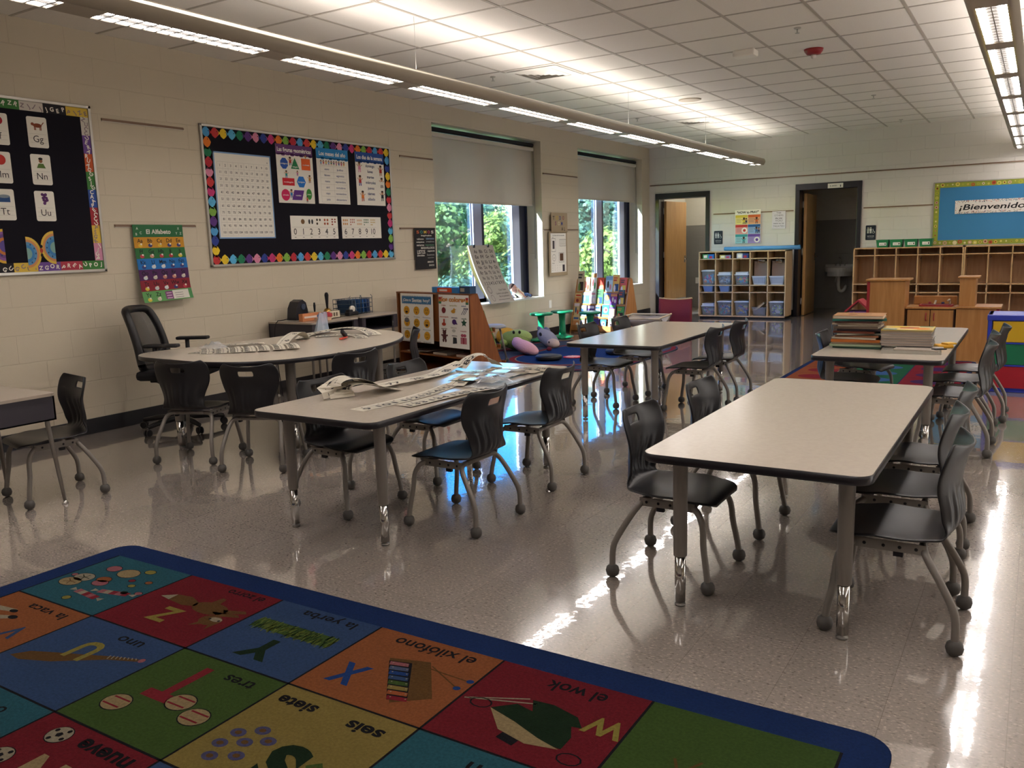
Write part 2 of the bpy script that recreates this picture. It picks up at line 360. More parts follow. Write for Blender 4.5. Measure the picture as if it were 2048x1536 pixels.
# restrooms behind the two doors
b = MB(); b.b2((XW-.35, YB+.2, 0), (XW, 17, 2.7), greyblocky); b.b2((-4.3, YB+.2, 0), (-4.1, 17, 2.7), greyblocky); b.b2((-2.3, YB+.2, 0), (-2.1, 17, 2.7), greyblocky)
b.b2((XW, 16.8, 0), (-2.1, 17, 2.7), greyblock); b.b2((XW, YB+.2, 2.6), (-2.1, 17, 2.75), ceilm); struct('wall_restroom', b)
for i, (x0, x1, z) in enumerate((D1, D2)):
    d = empty('door_%d' % (i+1), None, None, (x0, YB, 0)); d['kind'] = 'structure'
    b = MB(); wd = .07; xx = x1-x0
    for a in (0, xx-wd): b.b2((a, -.03, 0), (a+wd, .23, z), frame_black, bev=.004)
    b.b2((0, -.032, z-.1), (xx, .232, z), frame_black, bev=.004)
    b.build('door_frame', d)
    b = MB(); L = .86
    b.b2((0, 0, .01), (.045, L, 2.08), doorwood, bev=.002)
    leaf = b.build('door_leaf', d, loc=((.085, .19, 0) if i == 0 else (.09, .22, 0)), rz=(-.08 if i == 0 else .03))
    b = MB()
    if i == 0: b.b2((.046, .02, .012), (.049, L-.02, .26), mat('kick_plate', '#a9aaa9', .3, .9)); b.build('kick_plate', leaf)
    b = MB(); b.tube([(.045, L-.07, 1.0), (.09, L-.07, 1.0), (.095, L-.09, 1.0), (.095, L-.17, 1.0)], .009, chrome, smoothpath=1); b.box((.049, L-.07, 1.0), (.008, .05, .13), chrome, bev=.002)
    b.build('door_handle', leaf)
    for hz in (.25, 1.1, 1.9):
        b = MB(); b.b2((-.022, -.012, hz-.055), (.0, .05, hz+.055), alu); b.tube([(-.006, -.012, hz-.055), (-.006, -.012, hz+.055)], .007, alu, 8); b.build('hinge', leaf)
tag_f = Print(back_f(-2.93-.12, 2.13, .036)); tag_f.body(0, 0, .24, .075, paper, .003); tag_f.text('EL BAÑO', .09, .037, .02, dark); tag_f.ell(.2, .04, .008, .008, dark, 2); tag_f.rect(.193, .014, .207, .032, dark, 2)
setp(tag_f.build('door_sign'), 'small white printed strip on the black head of the dark restroom door', 'sign')

b = MB()
for y in (3.0, 6.0, 9.0, 12.0): b.b2((XR-.06, y-.05, 1.0), (XR, y+.05, 2.55), frame_black)
for z in (.95, 2.5): b.b2((XR-.06, 2.95, z), (XR, 12.05, z+.08), frame_black)
struct('window_3', b)  # made-up frame on the unseen wall, placed around the added fill lamp
# windows
bronze = mat('bronze_window_frame', '#23263a', .35, .3); lightalu = mat('light_aluminium', '#9c9fbc', .35, .4)
pane = glass_mat('window_glass', (.80, .90, .97), .7)
fabric_blind = mat('blind_fabric', '#c0b8ab', .85, noise=(3, .02)); 
tn = fabric_blind.node_tree; tl = tn.nodes.new('ShaderNodeBsdfTranslucent'); tl.inputs[0].default_value = (.9, .84, .76, 1); mx = tn.nodes.new('ShaderNodeMixShader'); mx.inputs[0].default_value = .1
tn.links.new(tn.nodes['Principled BSDF'].outputs[0], mx.inputs[1]); tn.links.new(tl.outputs[0], mx.inputs[2]); tn.links.new(mx.outputs[0], tn.nodes['Material Output'].inputs[0])
for i, (y0, y1, bb, mu, p2) in enumerate(((8.32, 10.91, 1.91, (9.49, 9.69), 10.48), (12.07, 14.59, 2.06, (13.21, 13.425), 14.15))):
    wn = empty('window_%d' % (i+1), None, None, (XW, y0, SILL)); wn['kind'] = 'structure'
    b = MB(); X0, X1 = -.29, -.25
    def ob(ya, yb, za, zb, m, x0=X0, x1=X1): b.b2((x0, ya-y0, za-SILL), (x1, yb-y0, zb-SILL), m)
    ob(y0, y1, SILL, SILL+.05, lightalu); ob(y0, y1, HEAD-.05, HEAD, lightalu); ob(y0, y0+.05, SILL, HEAD, bronze); ob(y1-.03, y1, SILL, HEAD, bronze)
    ob(mu[0], mu[1], SILL, HEAD, lightalu); ob(mu[1], mu[1]+.055, SILL, HEAD, bronze); ob(mu[0]-.02, mu[0], SILL, HEAD, lightalu, X0, X1-.03)
    ob(p2, p2+.2, SILL, HEAD, lightalu); ob(p2+.2, p2+.27, SILL, HEAD, bronze)
    ob(y1-.14, y1-.03, SILL, HEAD, bronze, X0, X1-.02)
    b.build('window_frame', wn)
    b = MB(); b.b2((-.298, .02, .02), (-.292, y1-y0-.02, HEAD-SILL-.02), pane); b.build('window_pane', wn)
    y1b = y1-.02
    t = empty('roller_blind', ('wide beige roller blind pulled half down over the window beside the fish-bordered board', 'narrower-looking beige roller blind on the window next to the back corner')[i], 'blind', (XW-.15, y0+.02, 0), 0, 'roller blinds')
    L = y1b-y0-.02; R = .03; top = HEAD-.13
    b = MB(); n = 60; th = .0015
    for s_ in (th, -th):
        V = [[b.V((.002+s_+.004*math.sin(j*.35+1)*((top-z)/(top-bb)), L*j/n, z)) for z in (top, top-(top-bb)*.5, bb)] for j in range(n+1)]
        for j in range(n):
            for k in range(2): b.F((V[j][k], V[j+1][k], V[j+1][k+1], V[j][k+1]), fabric_blind, True)
    b.build('blind_fabric', t, norm=False)
    b = MB(); b.box((.004, L/2, bb+.012), (.014, L, .026), fabric_blind, bev=.004); b.build('hem_bar', t)
    b = MB(); b.box((.01, L/2, top+.02), (.075, L, .05), mat('blind_valance', '#c9c3b7', .6), bev=.008); b.build('valance', t)
    b = MB(); b.tube([(.02, -.0, HEAD-.05), (.02, L, HEAD-.05)], .028, mat('shade_tube', '#1b191f', .8), 16); b.build('roller_tube', t)
    b = MB(); b.tube([(.035, L-.01, top), (.04, L-.008, 1.9), (.035, L-.01, 1.15), (.045, L-.006, 1.15), (.05, L-.004, 1.9), (.045, L-.01, top)], .0025, mat('bead_chain', '#6c6a66', .4, .5), 6); b.build('bead_chain', t)

# map rails
railm = mat('map_rail_brown', '#7b6250', .4, .3); railw = mat('map_rail_edge', '#cfc8bc', .4)
def rail(f, L, label):
    b = Print(f)
    for v0, v1, hh, m in ((-.012, 0, 24, railm), (0, .006, 14, railm), (-.019, -.012, 12, railw)):
        A = [b.P(u, v, l) for u, v in ((0, v0), (L, v0), (L, v1), (0, v1)) for l in (-5, hh)]
        for q in ((1, 3, 5, 7), (0, 1, 7, 6), (3, 2, 4, 5), (0, 2, 3, 1), (7, 5, 4, 6)): b.F([A[k] for k in q], m)
    setp(b.build('map_rail'), label, 'rail', 'metal map rails on the walls')
for y0, y1, z, lb in ((4.09, 4.83, 2.405, 'short brown map rail high between the letter-card board and the fish-bordered board'), (4.11, 4.865, 1.60, 'short brown map rail the alphabet poster hangs from'),
        (7.69, 8.30, 2.39, 'short map rail high on the wall, ending at the first blind'), (7.63, 8.29, 1.585, 'short map rail above the black word poster'),
        (10.95, 12.03, 2.375, 'map rail high on the pier between the two windows'), (10.93, 12.03, 1.57, 'map rail behind the brown paper charts between the windows')):
    rail(wall_f(y0, z, .001), y1-y0, lb)
for x0, x1, z, lb in ((-6.19, XR, 2.365, 'very long dark map rail running the whole back wall above the doors'), (-4.99, -3.6, 1.80, 'map rail between the two restroom doors with the prayer poster'), (-2.49, -1.47, 1.79, 'map rail between the dark restroom door and the blue welcome board')):
    rail(back_f(x0, z, .001), x1-x0, lb)

# ---------------------------------------------------------------- ceiling fittings
fixbody = mat('fixture_body', '#a59b8b', .45); lens_m = mat('lens_glow', (1, .925, .885), .5, emit=LENS_LIGHT); up_m = mat('uplight_glow', (1, .92, .86), .5, emit=UP_LIGHT)
baffle = mat('perforated_baffle', (.42, .40, .38), .5, .2)
def fixture(x, y0, y1, first, label):
    t = empty('pendant_light', label, 'light', (x, y0, 2.53), 0, 'long pendant ceiling lights')
    L = y1-y0; W = .125; H = .1
    prof = [(-.075, 0), (-.1, .006), (-.122, .03), (-.125, .06), (-.115, .09), (-.105, .1), (-.095, .1), (-.1, .06), (-.09, .03), (-.07, .018)]
    b = MB()
    for sg in (1, -1):
        A = [b.V((sg*px, 0, pz)) for px, pz in prof]; B = [b.V((sg*px, L, pz)) for px, pz in prof]
        for i in range(len(prof)): b.F((A[i], A[(i+1) % len(prof)], B[(i+1) % len(prof)], B[i]), fixbody, True)
        b.F(A, fixbody); b.F(B[::-1], fixbody)
    for yy in (0, L): b.box((0, yy, .05), (.21, .012, .1), fixbody)
    ys = []; y = first-y0
    while y < L-.1: ys.append((y, min(y+1.035, L-.06))); y += 1.256
    e = 0
    for a, c in ys+[(L, L)]:
        if a > e: b.b2((-.08, e, 0), (.08, a, .014), fixbody)
        e = c
    b.build('housing', t)
    for a, c in ys:
        b = MB(); b.b2((-.078, a, .006), (-.03, c, .012), lens_m); b.b2((.03, a, .006), (.078, c, .012), lens_m); b.b2((-.03, a, .007), (.03, c, .014), mat('lens_center', (.9, .85, .8), .5, emit=.45))
        o = b.build('lens', t)
        g = MB(); k = a+.05
        while k < c: g.b2((-.078, k-.006, .002), (.078, k+.006, .006), baffle); k += .08
        for q in (-.082, -.003, .076): g.b2((q, a, .0015), (q+.006, c, .0065), baffle)
        g.build('louvre', o)
    b = MB(); b.b2((-.085, .1, .088), (.085, L-.1, .093), up_m); b.build('uplight_tray', t)
    y = first-y0+2.46
    while y < L-.05:
        for sx in (0,):
            b = MB(); b.tube([(sx, y, .1), (sx, y, ZC-2.53)], .0016, alu, 6); b.lathe([(.02, ZC-2.53-.012), (.03, ZC-2.53)], white); b.lathe([(.012, .095), (.012, .12), (.004, .14)], white, n=10)
            b.tube([(-.1, y, .098), (.1, y, .098)], .005, alu, 6)
            for v in b.bm.verts:
                pass
            b.build('suspension_wire', t)
        y += 3.85 if y < 9 else 2.6
    return t
fixture(-4.03, -1.2, 14.25, 2.70-1.256*3, 'long linear pendant light nearer the window wall, seen from its side')
fixture(-.305, -1.2, 14.75, 5.43-1.256*5, 'long linear pendant light seen from below, running to the welcome board')
fixture(3.42, -1.2, 14.75, 5.43-1.256*5, 'long linear pendant light outside the picture on the far side')
# ceiling diffusers
grey_slot = mat('diffuser_slot', '#a39d92', .8); difm = mat('diffuser_white', '#f0ece4', .5)
for x, y, lb in ((-4.33, 7.70, 'square ceiling air diffuser nearer the camera'), (-4.33, 12.1, 'square ceiling air diffuser nearer the back corner')):
    t = empty('air_diffuser', lb, 'vent', (x, y, ZC), 0, 'square air diffusers')
    b = MB(); h = .3
    for k in range(5):
        r0, r1 = (h, h-.09) if k == 0 else (h-.05-.05*k, h-.05-.05*k-.036)
        for a in range(4):
            R = Matrix.Rotation(a*PI/2, 4, 'Z')
            q = [R @ Vector(p) for p in ((-r0, -r0, -.006), (r0, -r0, -.006), (r1, -r1, -.016 if k else -.008), (-r1, -r1, -.016 if k else -.008))]
            b.F([b.V(p) for p in q], difm)
    b.build('louvre_rings', t, norm=False)
    b = MB(); b.b2((-.25, -.25, -.004), (.25, .25, -.002), grey_slot); b.build('duct_opening', t)
def tagm(mb, name, label, cat, group=None, **k): return setp(mb.build(name, **k), label, cat, group)
b = MB(); b.lathe([(.135, 0), (.135, -.008), (.12, -.012)][::-1], mat('speaker_grille', '#b5aa98', .6), (-3.73, 10.24, ZC), 32); tagm(b, 'ceiling_speaker', 'round flat beige speaker grille in the ceiling', 'speaker')
t = empty('smoke_detector', 'white boxy detector on the ceiling beside the red alarm', 'detector', (-2.39, 8.0, ZC))
b = MB(); b.box((0, 0, -.03), (.2, .14, .06), white, bev=.014); b.build('housing', t); b = MB(); b.tube([(-.08, 0, -.01), (-.12, 0, -.004), (-.13, 0, 0)], .006, white); b.build('cable', t)
t = empty('fire_alarm', 'red round fire alarm with clear strobe on the ceiling', 'alarm', (-1.87, 8.36, ZC))
redp = mat('alarm_red', '#8e1b22', .35); b = MB(); b.lathe([(.035, -.05), (.06, -.045), (.08, -.02), (.085, 0)], redp, n=28); b.build('housing', t)
b = MB(); b.lathe([(.008, -.085), (.022, -.075), (.026, -.05)], K('#d9d4cc'), n=14); b.build('strobe', t)
for x, y, lb in ((-4.8, 7.5, 'small sprinkler head on the ceiling beside the nearer diffuser'), (-4.85, 11.25, 'small sprinkler head close above the far half of the side-seen pendant'), (-1.80, 7.45, 'sprinkler head nearest above the red alarm'),
        (-1.85, 11.5, 'sprinkler head near the small round ceiling cap'), (-1.89, 14.2, 'sprinkler head closest to the back wall')):
    t = empty('sprinkler', lb, 'sprinkler', (x, y, ZC), 0, 'ceiling sprinklers')
    b = MB(); b.lathe([(.03, 0), (.028, -.006), (.02, -.01)][::-1], alu, n=16); b.build('escutcheon', t)
    b = MB(); b.tube([(0, 0, 0), (0, 0, -.035)], .006, alu, 8); b.lathe([(.018, -.043), (.018, -.04)], alu, n=10); b.build('deflector', t)
b = MB(); b.lathe([(.05, -.006), (.055, 0)], white, (-1.83, 12.2, ZC), 24); tagm(b, 'round_junction_cover', 'small round white cap on the ceiling near the back wall', 'cap')
t = empty('ceiling_light', 'flush round lamp on the ceiling of the bright restroom', 'light', (-5.2, 16.2, 2.6))
b = MB(); b.lathe([(.1, -.06), (.15, -.05), (.16, 0)], mat('flush_glow', (1, .93, .82), .5, emit=26)); b.build('lamp_shade', t)

# restroom fittings
porc = mat('porcelain', '#cfcdc8', .2)
t = empty('wall_sink', 'white wall-hung sink inside the dark restroom', 'sink', (-3.16, 16.8, 0))
b = MB(); P = [(.27*math.cos(a)*(1 if math.sin(a) > 0 else 1), -.02-.42*abs(math.sin(a))**.7) for a in [PI*i/16 for i in range(17)]]
b.prism(P[::-1], .7, .78, porc); b.prism([(x*.82, y*.82-.03) for x, y in P][::-1], .62, .7, porc); b.b2((-.27, -.06, .76), (.27, 0, .83), porc, bev=.01); b.build('basin', t)
b = MB(); b.tube([(0, -.08, .8), (0, -.08, .93), (0, -.16, .96), (0, -.2, .93)], .012, chrome, smoothpath=1); b.tube([(-.08, -.07, .8), (-.08, -.07, .86)], .012, chrome); b.tube([(.08, -.07, .8), (.08, -.07, .86)], .012, chrome); b.build('faucet', t)
b = MB(); b.tube([(0, -.2, .65), (0, -.2, .38), (.05, -.2, .33), (.1, -.18, .36), (.1, -.02, .42)], .03, porc, smoothpath=1); b.tube([(-.07, -.03, .5), (-.07, -.12, .5), (-.05, -.14, .62)], .014, porc, smoothpath=1); b.build('drain_pipe', t)
t = empty('wall_sink', 'edge of a white sink seen through the bright restroom doorway', 'sink', (-5.22, 16.8, 0))
b = MB(); b.prism(P[::-1], .74, .82, porc); b.prism([(x*.8, y*.8-.03) for x, y in P][::-1], .66, .74, porc); b.build('basin', t)
b = MB(); b.tube([(0, -.08, .82), (0, -.08, .95), (0, -.18, .96)], .012, chrome, smoothpath=1); b.build('faucet', t)
b = MB(); b.b2((-5.98, 16.79, .48), (-5.91, 16.8, .6), white, bev=.002); tagm(b, 'wall_plate', 'small pale switch plate on the grey wall of the bright restroom', 'switch')
b = MB(); b.b2((XW, 11.05, .41), (XW+.006, 11.13, .53), white, bev=.002); tagm(b, 'wall_outlet', 'white outlet plate low on the pier between the windows', 'outlet')
# ---------------------------------------------------------------- student chairs
def make_chair():
    t = empty('student_chair', 'x', 'chair', (0, 0, 0), 0, 'charcoal student chairs')
    prof = [(.208, .334, .125), (.204, .345, .15), (.19, .352, .17), (.16, .357, .186), (.12, .357, .194), (.07, .354, .197), (.02, .351, .196), (-.03, .349, .193), (-.075, .350, .186), (-.115, .354, .176), (-.145, .361, .164), (-.168, .374, .150),
            (-.184, .393, .143), (-.192, .416, .141), (-.193, .44, .144), (-.190, .465, .151), (-.185, .49, .162), (-.181, .515, .174), (-.180, .54, .183), (-.182, .565, .188), (-.187, .588, .191), (-.192, .606, .192), (-.197, .622, .191), (-.202, .638, .188), (-.208, .654, .178), (-.213, .666, .162), (-.216, .672, .150)]
    N = 32; b = MB(); G = []
    for j, (x, z, h) in enumerate(prof):
        row = []; bk = max(0, min(1, (z-.36)/.06)) if x < -.1 else 0
        for i in range(N+1):
            u = -1+2*i/N; X = x+bk*.055*u*u; Z = z
            if bk == 0: Z += .010*u*u*(1 if x < .12 else -.6) - .004*(1-u*u)
            if j >= len(prof)-6: Z += (.018*u*u - .006)*(j-len(prof)+7)/6
            if 12 <= j <= 17: X -= .0022*(1 if i % 4 < 2 else -1)*(1 if abs(u) < .8 else 0)
            if 0 < j < 3: X += 0
            row.append(b.V((X, u*h, Z)))
        G.append(row)
    slot = {22, 23}
    for j in range(len(prof)-1):
        for i in range(N):
            uc = abs(-1+2*(i+.5)/N)
            if (j in (21, 22)) and uc < .26: continue
            b.F((G[j][i], G[j][i+1], G[j+1][i+1], G[j+1][i]), plastic, True)
    o = b.build('seat_shell', t, norm=False)
    md = o.modifiers.new('s', 'SOLIDIFY'); md.thickness = .009; md.offset = 0
    md = o.modifiers.new('sub', 'SUBSURF'); md.levels = md.render_levels = 1
    bake(o)
    for sg in (1, -1):
        b = MB(); b.tube([(.115, sg*.1, .322), (.12, sg*.145, .322), (.15, sg*.165, .305), (.172, sg*.175, .26), (.176, sg*.185, .18), (.19, sg*.194, .11), (.2, sg*.2, .04)], .0125, greytube, 12, smoothpath=2)
        l = b.build('leg', t); b = MB(); b.lathe([(.014, .052), (.016, .05), (.024, .043), (.028, .027), (.024, .011), (.012, .002)], ballm, (.2, sg*.2, 0), 18); b.build('ball_glide', l)
        b = MB(); b.tube([(-.085, sg*.1, .322), (-.09, sg*.135, .322), (-.1, sg*.16, .305), (-.13, sg*.175, .26), (-.185, sg*.19, .165), (-.2, sg*.198, .12), (-.2, sg*.2, .04)], .0125, greytube, 12, smoothpath=2)
        l = b.build('leg', t); b = MB(); b.lathe([(.014, .052), (.016, .05), (.024, .043), (.028, .027), (.024, .011), (.012, .002)], ballm, (-.2, sg*.2, 0), 18); b.build('ball_glide', l)
        b = MB(); b.b2((-.1, sg*.152-.002, .303), (.13, sg*.152+.002, .338), greytube, bev=.001)
        for k in (-.07, -.02, .03, .09): b.ball((k, sg*.155, .32), (.006, .003, .006), dark, 8)
        b.b2((-.03, sg*.14-.008, .285), (0, sg*.14+.008, .305), dark); b.build('side_rail', t)
    for x in (.115, -.085):
        b = MB(); b.tube([(x, -.11, .322), (x, .11, .322)], .0125, greytube, 12); b.build('crossbar', t)
    return t
chair0 = make_chair(); used = []
def chair(x, y, deg, label):
    if not used: chair0.location = (x, y, 0); chair0.rotation_euler = (0, 0, math.radians(deg)); chair0['label'] = label; used.append(1); return
    copy_thing(chair0, (x, y, 0), math.radians(deg), label)
for a in ((-1.21, 3.19, 0, 'charcoal chair tucked at the near corner of the bare empty table, backing the littered table'),
          (-1.2, 3.89, -2, 'charcoal chair half hidden behind the bare empty table, farther one on its window side'),
          (-.36, 3.095, 180, 'charcoal chair nearest the camera, at the aisle side of the bare empty table'),
          (-.41, 3.61, 181, 'charcoal chair in the middle of the three on the aisle side of the bare table'),
          (-.41, 4.148, 180, 'charcoal chair farthest of the three on the aisle side of the bare table'),
          (-.40, 5.90, 179, 'charcoal chair nearest of the three on the aisle side of the table with stacked books'),
          (-.41, 6.51, 180, 'charcoal chair in the middle of three on the aisle side of the book table'),
          (-.36, 7.03, 180, 'charcoal chair farthest of three on the aisle side, in front of the yellow drawer front'),
          (-1.12, 6.28, 3, 'charcoal chair with blue-lit back on the window side of the book table, nearer one'),
          (-1.14, 6.95, -12, 'charcoal chair mostly hidden behind the tall stack of books'),
          (-3.09, 6.43, 0, 'charcoal chair at the near end of the shiny bare table, window side'),
          (-3.07, 7.055, 0, 'charcoal chair farther along the shiny table, in front of the red fabric seat'),
          (-2.30, 6.49, 180, 'charcoal chair standing beside the shiny table, nearer one on its door side'),
          (-2.28, 7.055, 180, 'charcoal chair at the far corner of the shiny table, facing the cubbies behind'),
          (-2.37, 3.32, 180, 'charcoal chair at the littered table with blue-lit seat, nearer one on its aisle side'),
          (-2.42, 4.14, 180, 'charcoal chair at the far end of the littered table on its aisle side'),
          (-3.09, 3.26, -4, 'charcoal chair pushed under the near corner of the littered table'),
          (-3.065, 3.95, 0, 'charcoal chair behind the littered table, only back top and blue-lit seat showing'),
          (-4.75, 3.61, 112, 'charcoal chair seen from behind, in front of the black swivel chair'),
          (-4.18, 3.66, 115, 'charcoal chair seen squarely from behind at the middle of the round-edged table'),
          (-4.06, 4.31, 168, 'charcoal chair at the round-edged table just behind the littered table corner'),
          (-4.65, 5.58, 218, 'charcoal chair seen edge-on below the smiling-faces poster'),
          (-4.775, 2.62, 258, 'charcoal chair at the small school desk near the wall')):
    chair(*a)

# ---------------------------------------------------------------- tables
def table_leg(t, x, y, h, r=.024):
    b = MB(); b.lathe([(r, .195), (r+.001, .197), (r+.003, h-.06), (r+.02, h-.035), (r+.024, h-.032)], greytube, (x, y, 0), 24); l = b.build('leg', t)
    b = MB(); b.lathe([(r-.004, .018), (r-.004, .205)], chrome, (x, y, 0), 24); b.build('lower_tube', l)
    b = MB(); b.lathe([(.018, 0), (.02, .003), (.02, .008), (.006, .011), (.006, .02)], mat('glide_metal', '#77736e', .4, .6), (x, y, 0), 16); b.build('foot_glide', l)
def make_table(loc, label, L=1.83, W=.765, h=.61):
    t = empty('activity_table', label, 'table', loc, 0, 'rectangular classroom tables')
    b = MB(); b.prism(rrect(.003, .003, W-.003, L-.003, .055), h-.02, h, laminate); tt = b.build('tabletop', t)
    b = MB(); o_ = rrect(0, 0, W, L, .058); i_ = rrect(.0032, .0032, W-.0032, L-.0032, .055)
    lv = [(i_, h-.031), (o_, h-.029), (o_, h-.003), (i_, h-.0004)]
    R = [[b.V((x, y, z)) for x, y in P] for P, z in lv]
    for k in range(3): b.bridge(R[k], R[k+1], edgem)
    b.F(R[0][::-1], edgem); b.build('edge_band', tt, norm=False)
    for x in (.095, W-.095):
        for y in (.155, L-.155): table_leg(t, x, y, h-.0)
    return t
make_table((-1.165, 2.70, 0), 'bare empty rectangular table nearest the camera, in the aisle')
make_table((-3.165, 2.695, 0), 'rectangular table littered with paper number strips')
make_table((-3.03, 5.61, 0), 'bare rectangular table with window glare, beside the blue rug')
make_table((-1.20, 5.46, 0), 'rectangular table carrying two stacks of books', 2.0, .76)
b = MB(); b.b2((-.47, 6.2, .52), (-.44, 6.75, .578), dark, bev=.004); tagm(b, 'book_tray', 'dark tray edge under the far side of the book table', 'tray') if False else b.bm.free()
# round-edged teacher table
def smooth_loop(P, k=3):
    for _ in range(k):
        P = [q for i in range(len(P)) for q in ((P[i][0]*.75+P[(i+1) % len(P)][0]*.25, P[i][1]*.75+P[(i+1) % len(P)][1]*.25), (P[i][0]*.25+P[(i+1) % len(P)][0]*.75, P[i][1]*.25+P[(i+1) % len(P)][1]*.75))]
    return P
KP = smooth_loop([(-5.36, 3.60), (-5.0, 3.58), (-4.62, 3.56), (-4.28, 3.68), (-4.08, 3.97), (-4.03, 4.4), (-4.07, 4.82), (-4.27, 5.25), (-4.55, 5.54), (-4.87, 5.66), (-5.1, 5.62), (-5.3, 5.45), (-5.36, 5.15), (-5.36, 4.6), (-5.46, 4.1), (-5.52, 3.78)])
H6 = .66
t = empty('horseshoe_table', 'large round-edged teacher table covered with number strips by the wall', 'table', (-4.85, 4.6, 0))
cx, cy = -4.85, 4.6; KL = [(x-cx, y-cy) for x, y in KP]
b = MB(); b.prism([(x*.997, y*.997) for x, y in KL], H6-.02, H6, laminate); tt = b.build('tabletop', t)
b = MB(); R = [[b.V((x*s_, y*s_, z)) for x, y in KL] for s_, z in ((.997, H6-.031), (1, H6-.029), (1, H6-.003), (.997, H6-.0004))]
for k in range(3): b.bridge(R[k], R[k+1], edgem)
b.F(R[0][::-1], edgem); b.build('edge_band', tt, norm=False)
for x, y in ((-5.12, 3.74), (-4.28, 4.02), (-4.3, 4.95), (-4.9, 5.45), (-5.2, 4.9)): table_leg(t, x-cx, y-cy, H6, .03)
b = MB(); b.b2((.02, -.88, H6-.065), (.3, -.6, H6-.032), dark, bev=.004); b.build('under_tray', t)

# small metal box desks
deskgrey = mat('desk_box_grey', '#35313a', .45, .2)
def school_desk(loc, rz, h, label, W=.61, D=.46, open_=True, splay=.03, legc=None):
    t = empty('school_desk', label, 'desk', loc, rz, 'school desks with metal book boxes')
    b = MB(); b.prism(rrect(-W/2, -D/2, W/2, D/2, .03), h-.016, h, mat('desk_laminate', '#a3978a', .3)); b.build('desktop', t)
    b = MB(); z0, z1 = h-.15, h-.016
    for lo, hi in (((-W/2+.01, D/2-.02, z0), (W/2-.01, D/2-.01, z1)), ((-W/2+.01, -D/2+.01, z0), (-W/2+.02, D/2-.01, z1)), ((W/2-.02, -D/2+.01, z0), (W/2-.01, D/2-.01, z1)), ((-W/2+.01, -D/2+.01, z0), (W/2-.01, D/2-.01, z0+.008)),
                   ((-W/2+.01, -D/2+.01, z1-.012), (W/2-.01, -D/2+.02, z1)), ((-W/2+.02, -D/2+.012, z0), (-W/2+.07, -D/2+.02, z1)), ((W/2-.07, -D/2+.012, z0), (W/2-.02, -D/2+.02, z1))): b.b2(lo, hi, deskgrey)
    b.build('book_box', t)
    for sx in (1, -1):
        for sy in (1, -1):
            b = MB(); x, y = sx*(W/2-.035), sy*(D/2-.05); b.tube([(x, y, z1-.01), (x, y, z0-.02), (x+sx*splay, y+sy*splay, .02)], [.013, .013, .009], mat('desk_leg', '#8b8680', .35, .6), 10)
            l = b.build('leg', t); b = MB(); b.lathe([(.016, 0), (.018, .004), (.012, .012), (.008, .02)], chrome, (x+sx*splay, y+sy*splay, 0), 12); b.build('foot_glide', l)
    return t
school_desk((-4.85, 2.33, 0), 0, .628, 'small school desk by the wall nearest the camera, chair tucked beside it')
school_desk((-5.87, 5.86, 0), PI/2, .71, 'tall school desk at the wall holding the handbell and boxes', W=.64, D=.58, splay=0)
school_desk((-5.85, 6.47, 0), PI/2, .715, 'tall school desk at the wall holding the blue wire basket', W=.56, D=.58, splay=0)

# ---------------------------------------------------------------- swivel chair
t = empty('swivel_chair', 'black mesh-back office swivel chair with armrests behind the round-edged table', 'chair', (-5.69, 4.17, 0), math.radians(30))
blk = mat('black_nylon', '#0f0e12', .45); fab = mat('black_upholstery', '#121116', .85, bump=(300, .3, .002))
b = MB(); b.lathe([(.03, .1), (.03, .3), (.022, .3), (.022, .4)], blk, n=16); b.lathe([(.05, .06), (.06, .075), (.05, .11)], blk, n=16); b.build('gas_column', t)
for k in range(5):
    a = k*2*PI/5+.5; c, s_ = math.cos(a), math.sin(a)
    b = MB(); b.tube([(.03*c, .03*s_, .095), (.2*c, .2*s_, .088), (.32*c, .32*s_, .07)], [.026, .022, .016], blk, 8); l = b.build('base_arm', t)
    b = MB(); px, py = .32*c, .32*s_
    for q in (-.014, .014): b.lathe([(.024, -.008), (.028, -.004), (.028, .004), (.024, .008)], blk, (px-s_*q, py+c*q, .028), 16, R=Matrix.Rotation(a, 4, 'Z') @ Matrix.Rotation(PI/2, 4, 'X'))
    b.tube([(px, py, .03), (px, py, .07)], .01, blk, 8); b.build('caster', l)
b = MB(); b.box((.02, 0, .455), (.48, .49, .075), fab, bev=.03); b.box((-.01, 0, .405), (.3, .26, .03), blk, bev=.008); b.build('seat', t)
# back: frame, mesh and cross brace
def backpt(u, z): z = .5+(z-.5)*.92; return (-.20-.14*(z-.5)/.5+.03*math.sin((z-.5)*6)+.045*u*u, u*(.235-.05*((z-.5)/.5)**2), z)
b = MB(); loop = []
for u, z in [(-1, .55), (-1.0, .7), (-1, .85), (-.97, .95), (-.85, .985), (-.4, .99), (0, .992), (.4, .99), (.85, .985), (.97, .95), (1, .85), (1, .7), (1, .55), (.8, .5), (0, .49), (-.8, .5), (-1, .55)]: loop.append(backpt(u, z))
b.tube(loop, .03, blk, 10, smoothpath=2, caps=False)
b.tube([backpt(-.9, .64), backpt(0, .56), backpt(.9, .64)], .018, blk, 8, smoothpath=1)
b.tube([backpt(-.55, .98), backpt(-.6, .75), backpt(-.55, .6)], .022, blk, 8)
b.build('back_frame', t)
b = MB(); G = [[b.V(backpt(-1+2*i/10, .51+.47*j/8)) for i in range(11)] for j in range(9)]
for j in range(8):
    for i in range(10): b.F((G[j][i], G[j][i+1], G[j+1][i+1], G[j+1][i]), veil_mat('mesh_back', '#1a1819', .82), True)
b.build('mesh_panel', t, norm=False)
b = MB(); b.tube([(-.23, 0, .62), (-.26, 0, .5), (-.2, 0, .40), (-.05, 0, .395)], .03, blk, 8, smoothpath=1); b.build('back_support', t)
